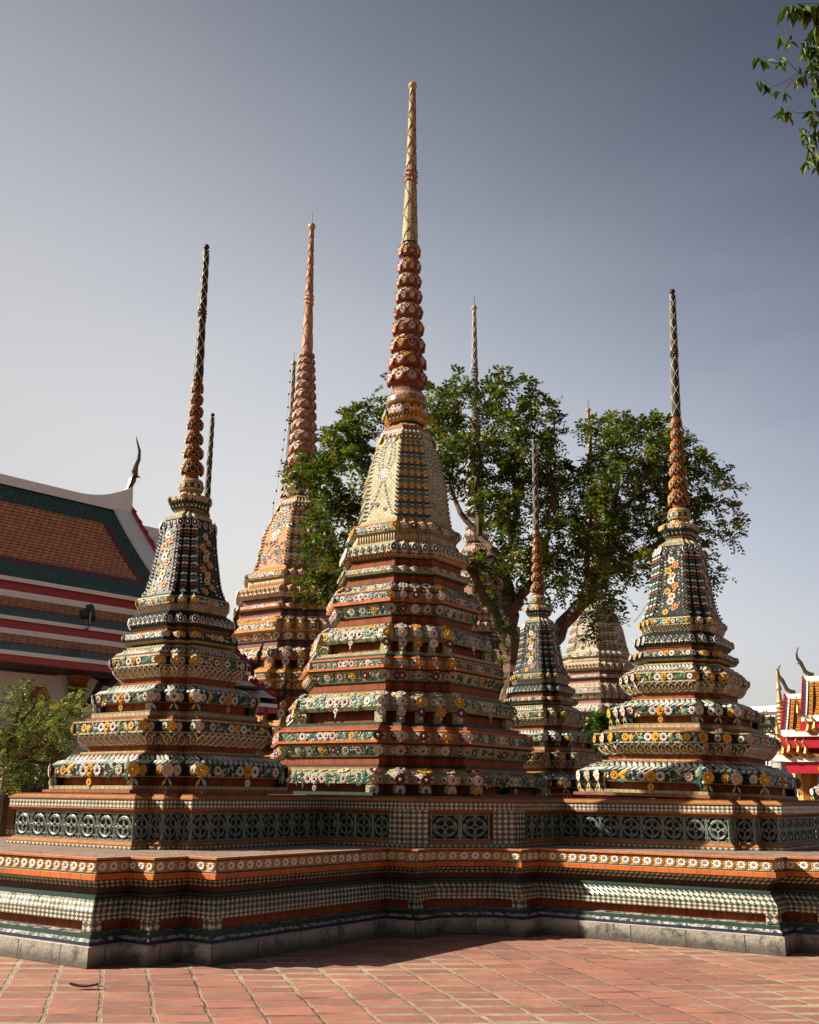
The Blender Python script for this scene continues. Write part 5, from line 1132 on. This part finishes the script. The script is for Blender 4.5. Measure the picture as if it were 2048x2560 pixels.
DG = [(.058, .092, .012), (.040, .070, .010), (.088, .125, .014), (.030, .056, .010), (.13, .155, .014), (.17, .155, .018)]
TY_ = 29.0
bt = thing('big_tree', 'large spreading tree with feathery dark green crown behind the central chedi', 'tree', tuple(at(1262, 1800, TY_) * [1, 1, 0]))
org = np.array(bt.location)
def tp(x, y, dy=0.0): return at(x * S1, y * S1, TY_ + dy) - org
CR1 = [(730, 925, 62), (770, 885, 40), (800, 860, 26), (690, 965, 55), (665, 1010, 45), (715, 1035, 62), (770, 985, 55), (700, 1105, 50), (735, 1150, 48), (680, 1165, 42), (665, 1215, 34), (655, 1248, 20), (620, 995, 18), (600, 1000, 10), (645, 1005, 24), (700, 1220, 36), (735, 1075, 40), (725, 1220, 26), (815, 805, 10),
       (930, 835, 40), (975, 815, 34), (1020, 818, 34), (1065, 812, 30), (1110, 825, 28), (1140, 860, 36), (1160, 905, 34), (920, 885, 46), (975, 880, 46), (1035, 875, 46), (1090, 880, 44), (945, 945, 46), (1000, 940, 44), (1055, 940, 46), (1115, 945, 50), (1152, 965, 30), (965, 1005, 46), (1020, 1005, 40), (1080, 1005, 52), (1140, 1020, 50), (1175, 1000, 26),
       (1040, 1065, 48), (1100, 1075, 50), (1160, 1080, 46), (1065, 1135, 46), (1130, 1145, 46), (1185, 1120, 40), (1000, 1190, 26), (1050, 1195, 32), (1110, 1200, 38), (1170, 1190, 46), (1040, 1250, 26), (1095, 1255, 26), (1060, 1330, 22), (1040, 1400, 14), (1150, 1245, 36),
       (1238, 905, 24), (1265, 895, 34), (1310, 895, 40), (1355, 905, 44), (1395, 900, 34), (1290, 945, 46), (1345, 955, 50), (1400, 950, 44), (1440, 935, 34), (1240, 985, 40), (1300, 1000, 48), (1360, 1010, 52), (1420, 1000, 46), (1465, 985, 36), (1500, 1010, 28), (1535, 1030, 16), (1550, 1020, 8),
       (1225, 1045, 44), (1280, 1055, 48), (1335, 1065, 50), (1395, 1065, 50), (1450, 1050, 42), (1495, 1060, 30), (1535, 1070, 18), (1555, 1105, 14), (1535, 1130, 22), (1215, 1100, 44), (1265, 1115, 46), (1320, 1125, 48), (1380, 1125, 44), (1430, 1105, 42), (1490, 1120, 30), (1240, 1170, 46), (1295, 1180, 48), (1345, 1190, 36), (1400, 1180, 30), (1480, 1175, 24), (1510, 1205, 18), (1525, 1220, 9), (1270, 1235, 40), (1225, 1225, 34), (1280, 1290, 26), (1245, 1300, 22), (1240, 1345, 14)]
blobs = []
for (x, y, r) in CR1: blobs.append((tp(x, y, rng.uniform(-2.4, 2.0)), r * S1 / F_PX * TY_ * 1.04))
link('crown', crown_mesh('crown', blobs, 225, .38, 10, .036, .145, DG), bt)
LIMB = [([(1064, 1560), (1070, 1480), (1078, 1400), (1072, 1330), (1078, 1280), (1072, 1230)], (.36, .33, .30, .27, .24, .18)), ([(1078, 1380), (1050, 1320), (1030, 1270), (1012, 1240), (990, 1200), (940, 1140)], (.24, .2, .17, .15, .12, .08)),
        ([(1072, 1300), (1075, 1240), (1060, 1190), (1040, 1165), (1010, 1160), (985, 1165)], (.2, .17, .16, .15, .13, .08)), ([(1075, 1290), (1110, 1240), (1130, 1200), (1150, 1150), (1170, 1080), (1160, 1000)], (.2, .17, .15, .12, .1, .06)),
        ([(1080, 1420), (1130, 1380), (1175, 1340), (1220, 1275), (1270, 1220), (1320, 1180), (1380, 1150), (1440, 1100)], (.3, .27, .27, .24, .2, .16, .11, .06)), ([(1270, 1220), (1290, 1150), (1285, 1090), (1300, 1030), (1310, 960)], (.15, .13, .11, .09, .05)), ([(1282, 1100), (1255, 1040), (1240, 980), (1245, 920)], (.09, .08, .06, .04)),
        ([(1050, 1170), (1010, 1130), (970, 1080), (945, 1010)], (.13, .12, .1, .05)), ([(1010, 1125), (1000, 1040), (1010, 960), (990, 880), (960, 840)], (.1, .09, .07, .05, .03)), ([(1060, 1170), (1090, 1090), (1080, 1000), (1090, 920), (1070, 850)], (.12, .1, .07, .05, .03)), ([(1010, 960), (1050, 900), (1060, 840)], (.06, .04, .02)),
        ([(1340, 1175), (1400, 1160), (1440, 1175), (1490, 1165)], (.1, .08, .05, .03)), ([(1220, 1280), (1240, 1210), (1235, 1130), (1245, 1060)], (.1, .09, .07, .04)), ([(985, 1190), (900, 1140), (800, 1090), (740, 1060), (700, 1030)], (.12, .1, .09, .07, .04)), ([(800, 1090), (760, 1000), (730, 940)], (.07, .05, .03)), ([(1285, 1090), (1350, 1040), (1410, 1000), (1460, 980)], (.09, .07, .05, .03))]
mb = MB()
for pts, rad in LIMB:
    dy = rng.uniform(-.5, .5); P = [tp(x, y, 0 if i == 0 else dy) for i, (x, y) in enumerate(pts)]
    if pts[0] == (1064, 1560): P = [np.array([P[0][0] - .15, 0, 0.0]), np.array([P[0][0] - .05, 0, 2.5])] + P; rad = (.48, .40) + tuple(rad)
    Pn, Rn = [P[0]], [rad[0]]
    for i in range(1, len(P)):
        for t in (1 / 3, 2 / 3, 1): Pn.append(P[i - 1] + (P[i] - P[i - 1]) * t + (rng.normal(0, .05, 3) if t < 1 else 0)); Rn.append(rad[i - 1] + (rad[i] - rad[i - 1]) * t)
    mb.tube(Pn, [r_ * .82 for r_ in Rn], 'bark', 9)
mb.build('trunk', bt, True)

lt_p = at(12 * S1, 1500 * S1, 19); lt = thing('young_tree', 'light green airy tree standing before the white temple wall at left', 'tree', (lt_p[0], 19.0, 0)); org = np.array(lt.location)
def tp2(x, y, dy=0): return at(x * S1, y * S1, 19 + dy) - org
LG = [(.15, .19, .05), (.11, .155, .04), (.20, .23, .07), (.075, .115, .03), (.25, .23, .07)]
CR2 = [(45, 1450, 24), (70, 1440, 16), (55, 1485, 34), (15, 1470, 26), (90, 1500, 30), (130, 1475, 28), (165, 1470, 22), (185, 1455, 12), (150, 1510, 32), (115, 1525, 32), (180, 1510, 18), (30, 1525, 36), (70, 1545, 36), (5, 1560, 34), (110, 1570, 34), (150, 1550, 28), (45, 1585, 36), (90, 1605, 30), (130, 1590, 26), (165, 1575, 16), (15, 1615, 36), (60, 1630, 28), (100, 1635, 18), (-20, 1500, 40), (-25, 1580, 40), (20, 1650, 24), (55, 1650, 18)]
link('crown', crown_mesh('crown', [(tp2(x, y, rng.uniform(-.9, .9)), r * S1 / F_PX * 19 * 1.1) for x, y, r in CR2], 620, .20, 10, .014, .060, LG), lt)
mb = MB()
for pts, rad in (([(5, 1690), (15, 1640), (10, 1590), (25, 1540), (45, 1480)], (.11, .10, .08, .06, .02)), ([(15, 1640), (50, 1600), (95, 1560), (140, 1510), (165, 1470)], (.07, .06, .05, .035, .012)), ([(12, 1600), (-10, 1550), (-20, 1500)], (.06, .04, .02)), ([(50, 1600), (100, 1610), (140, 1580)], (.04, .03, .01)), ([(25, 1540), (70, 1490), (80, 1450)], (.04, .03, .01)), ([(95, 1560), (110, 1510), (120, 1480)], (.03, .02, .01))):
    P = [tp2(x, y) for x, y in pts]
    if pts[0] == (5, 1690): P = [np.array([P[0][0], 0, 0.])] + P; rad = (.14,) + rad
    mb.tube(P, rad, 'bark', 7)
mb.build('trunk', lt, True)

def bush(name, label, cat, px, py, Y, CRS, cols, per, ln, lw, ll, zg=0.0):
    b = at(px, py, Y); t = thing(name, label, cat, (b[0], Y, zg)); o = np.array(t.location)
    link('crown', crown_mesh('crown', [(at(x, y, Y + rng.uniform(-.5, .5)) - o, r / F_PX * Y * 1.2) for x, y, r in CRS], per, ln, 8, lw, ll, cols), t)
    mb = MB(); mb.tube([(0, 0, 0 - zg * 0), (.03, 0, max(.2, (at(px, CRS[0][1], Y) - o)[2]))], [.07, .03], 'bark', 6); mb.build('trunk', t); return t
BG = [(.035, .075, .018), (.05, .10, .022), (.028, .06, .015), (.07, .11, .03)]
bush('round_shrub', 'dense bright green shrub between the pale great chedi and the right dark chedi', 'shrub', 1500, 1900, 27, [(1520, 1790, 26), (1545, 1785, 22), (1495, 1800, 24), (1470, 1825, 24), (1500, 1835, 30), (1530, 1825, 28), (1455, 1860, 26), (1490, 1875, 30), (1525, 1865, 26), (1460, 1900, 24), (1500, 1910, 26), (1475, 1935, 24), (1510, 1940, 20)], [(.06, .12, .025), (.08, .15, .03), (.045, .09, .02), (.10, .16, .04)], 1900, .14, .018, .06)
FG = [(.14, .17, .08), (.16, .19, .09), (.11, .14, .07), (.2, .2, .1)]
bush('far_tree', 'hazy olive green tree far behind the right chedi, left of the golden spire', 'tree', 1915, 1860, 75, [(1915, 1800, 22), (1895, 1825, 22), (1935, 1815, 20), (1915, 1845, 26), (1945, 1845, 22), (1885, 1855, 22), (1955, 1875, 24), (1920, 1885, 28)], FG, 70, .5, .06, .22)

wp = at(1246, 1968, 17.05); wd = thing('weed_tuft', 'dark green weed tuft sprouting from the lowest tier of the central chedi', 'plant', tuple(wp - [0, 0, .10]))
link('foliage', crown_mesh('foliage', [(np.array([0, 0, .10]), .17), (np.array([-.12, 0, .06]), .13), (np.array([.13, .02, .05]), .12)], 4200, .10, 8, .006, .035, [(.012, .028, .008), (.02, .04, .01)]), wd)

# twigs of a mango-like tree reaching in at the top right
FY = 9.0; ft = thing('overhanging_tree', 'tree mostly outside the frame, its long drooping leaves hanging in at the top right', 'tree', (5.6, FY + .3, 0)); org = np.array(ft.location)
def fp(x, y, dy=0): return at(1848 + x * .21345, y * .21345, FY + dy) - org
mb = MB(); VV, CC = [], []
OG = [(.06, .105, .014), (.04, .075, .012), (.11, .17, .018), (.028, .055, .01), (.17, .22, .03)]
TW = [[(1100, 900), (937, 870), (820, 870), (700, 855), (575, 720), (560, 560), (560, 400)], [(700, 855), (600, 925), (500, 975), (400, 1010), (300, 950)], [(490, 740), (575, 725)], [(490, 740), (410, 740), (340, 710), (270, 640)], [(1100, 1050), (937, 1010), (830, 985), (690, 905)], [(690, 905), (610, 950), (540, 1050), (545, 1100)], [(1100, 1310), (937, 1310), (840, 1310), (700, 1325), (620, 1305), (555, 1235)], [(1100, 1850), (937, 1790), (880, 1640), (820, 1560), (870, 1440), (900, 1390)], [(820, 1550), (740, 1500), (700, 1500)], [(1100, 1950), (937, 1920), (860, 1780)], [(1100, 60), (937, 45), (830, 40), (660, 45)], [(937, 900), (860, 640), (810, 470)], [(1100, 600), (900, 560)]]
for pts in TW:
    P = [fp(x, y, rng.uniform(-.03, .03)) for x, y in pts]; r0 = .006 if pts[0][0] > 1000 else .0038
    mb.tube(P, np.linspace(r0, .0018, len(P)), 'bark', 5)
def fleaf(x, y, n, spread=35, ll=(105, 150), ang=.45):
    for i in range(int(n * 1.35 + .5)):
        a = rng.normal(0, ang); L = rng.uniform(*ll) * .21345 / F_PX * FY * 1.04; p = fp(x + rng.normal(0, spread), y + rng.normal(0, 14), rng.uniform(-.06, .06))
        d = unit(np.array([sin(a), rng.normal(0, .45), -cos(a)])); s = unit(np.cross(d, np.array([rng.normal(0, .8), 1.0, 0]))); nn = np.cross(d, s); w = L * .155
        fold = nn * w * .55; c = np.array(pick_(OG)) * rng.uniform(.7, 1.25)
        for sg in (1, -1):
            q = [p, p + d * L * .28 + s * sg * w + fold, p + d * L * .62 + s * sg * w * .9 + fold, p + d * L - nn * L * .05]
            VV.append(q if sg > 0 else q[::-1]); CC.append([c] * 4)
for x, y, n, sp_ in ((200, 655, 2, 20), (270, 690, 3, 18), (310, 720, 3, 16), (480, 430, 3, 18), (590, 450, 2, 12), (620, 405, 1, 8), (480, 690, 4, 20), (510, 730, 3, 14), (545, 700, 2, 10), (240, 945, 2, 18), (290, 985, 3, 16), (340, 1010, 3, 16), (470, 1050, 2, 16), (540, 1095, 2, 8), (670, 950, 2, 14), (740, 880, 2, 14), (700, 790, 1, 8),
                     (490, 1270, 2, 16), (530, 1300, 4, 18), (570, 1350, 3, 12), (600, 1300, 2, 12), (820, 1350, 2, 12), (870, 1290, 4, 20), (700, 1500, 2, 18), (740, 1550, 4, 20), (800, 1590, 4, 18), (820, 1700, 5, 22), (880, 1660, 3, 14), (850, 1800, 6, 24), (790, 1900, 3, 18), (900, 1880, 5, 20), (920, 1960, 3, 14), (570, 60, 4, 22), (640, 55, 4, 22), (700, 60, 5, 26), (760, 80, 6, 26), (830, 70, 7, 28), (900, 60, 8, 30), (930, 180, 7, 24), (900, 330, 6, 24), (720, 490, 3, 20), (750, 560, 4, 20), (800, 560, 7, 24), (860, 600, 8, 28), (920, 560, 8, 26), (830, 740, 7, 26), (900, 760, 8, 26), (860, 860, 5, 22), (925, 900, 6, 20), (870, 1030, 2, 10), (860, 1140, 2, 10), (920, 1050, 3, 12), (920, 1400, 5, 16), (930, 1550, 5, 16), (1000, 300, 14, 40), (1000, 700, 14, 40), (1000, 1100, 8, 40), (1010, 1500, 10, 40), (1000, 1900, 10, 40)):
    fleaf(x, y, n, sp_, (185, 320) if y < 400 and x > 540 else (115, 185))
V = np.array(VV).reshape(-1, 3); C = np.array(CC).reshape(-1, 3); link('crown', tri_mesh('crown', V, np.arange(len(V)).reshape(-1, 4), C, 'leaf_green'), ft)
top = fp(1100, 900); mb.tube([(0, 0, 0), (.05, 0, 2.0), (-.05, 0, 4.2), (top[0] + .25, top[1], top[2] + .3)], [.16, .13, .10, .03], 'bark', 8)
for x, y in ((1100, 900), (1100, 1050), (1100, 1310), (1100, 1850), (1100, 60), (1100, 600), (1100, 1950)): mb.tube([(.0, 0, max(1.5, fp(x, y)[2] - .6)), fp(x, y) * [.5, .5, 1] + [0, 0, -.15], fp(x, y)], [.03, .016, .006], 'bark', 6)
mb.build('trunk', ft)

# festoon cable with little lamps beside the hidden great chedi's spire
cb_t = thing('festoon_cable', 'thin festoon cable with small lamps hanging beside the hidden great chedi spire', 'cable')
PXC = [(731, 912), (726, 927), (725, 955), (722, 985), (720, 1018), (717, 1050), (713, 1075), (710, 1099), (707, 1124), (703, 1151), (697, 1190), (691, 1227), (684, 1257), (682, 1300)]
P = [at(x, y, 76.5) for x, y in PXC]; mb = MB(); mb.tube(P, .018, 'black_metal', 4); mb.build('cable', cb_t)
bm = MB(); lathe_at(bm, (0, 0), [(.01, -.12), (.07, -.06), (.075, 0), (.05, .07), (.02, .10)], 'black_metal', 8); bmm = bm.mesh('lamp')
for p in P[1:]: o = link('lamp', bmm, cb_t); o.location = tuple(p)

# ------------------------------------------------------------------ litter and hanging bits
plain('dry_leaf', (.06, .04, .025), .8, .3, 20)
g = at(208, 2474, 8.55); k_ = (EYE) / (EYE - g[2]); g = np.array([g[0] * k_, 8.55 * k_, 0])
lf = thing('dry_leaf', 'curled dark dead leaf lying on the paving at the lower left', 'leaf', tuple(g + [0, 0, .012])); mb = MB()
for a, b in zip(np.linspace(-.12, .12, 9)[:-1], np.linspace(-.12, .12, 9)[1:]):
    w = lambda x: .030 * (1 - (x / .125) ** 2) + .003; h = lambda x: .008 + .02 * abs(x / .12) ** 2
    for sg in (1, -1): q = [(a, 0, h(a) - .004), (b, 0, h(b) - .004), (b, sg * w(b), h(b) + .014), (a, sg * w(a), h(a) + .014)]; mb.poly(q if sg > 0 else q[::-1], 'dry_leaf')
mb.build('leaf_blade', lf); mb = MB(); mb.tube([(.11, 0, .022), (.16, .01, .012), (.19, .0, .004)], [.004, .003, .002], 'dry_leaf', 5); mb.build('stalk', lf)
vp = [at(1653, 1402, 16.5), at(1648, 1440, 16.5), at(1632, 1490, 16.5), at(1602, 1535, 16.5), at(1585, 1556, 16.5)]
mb = MB(); mb.tube([at(1700, 1385, 16.4)] + vp, .005, 'bark', 4); tag(mb.build('hanging_vine'), 'thin dark vine curving down beside the right dark chedi bell', 'vine')
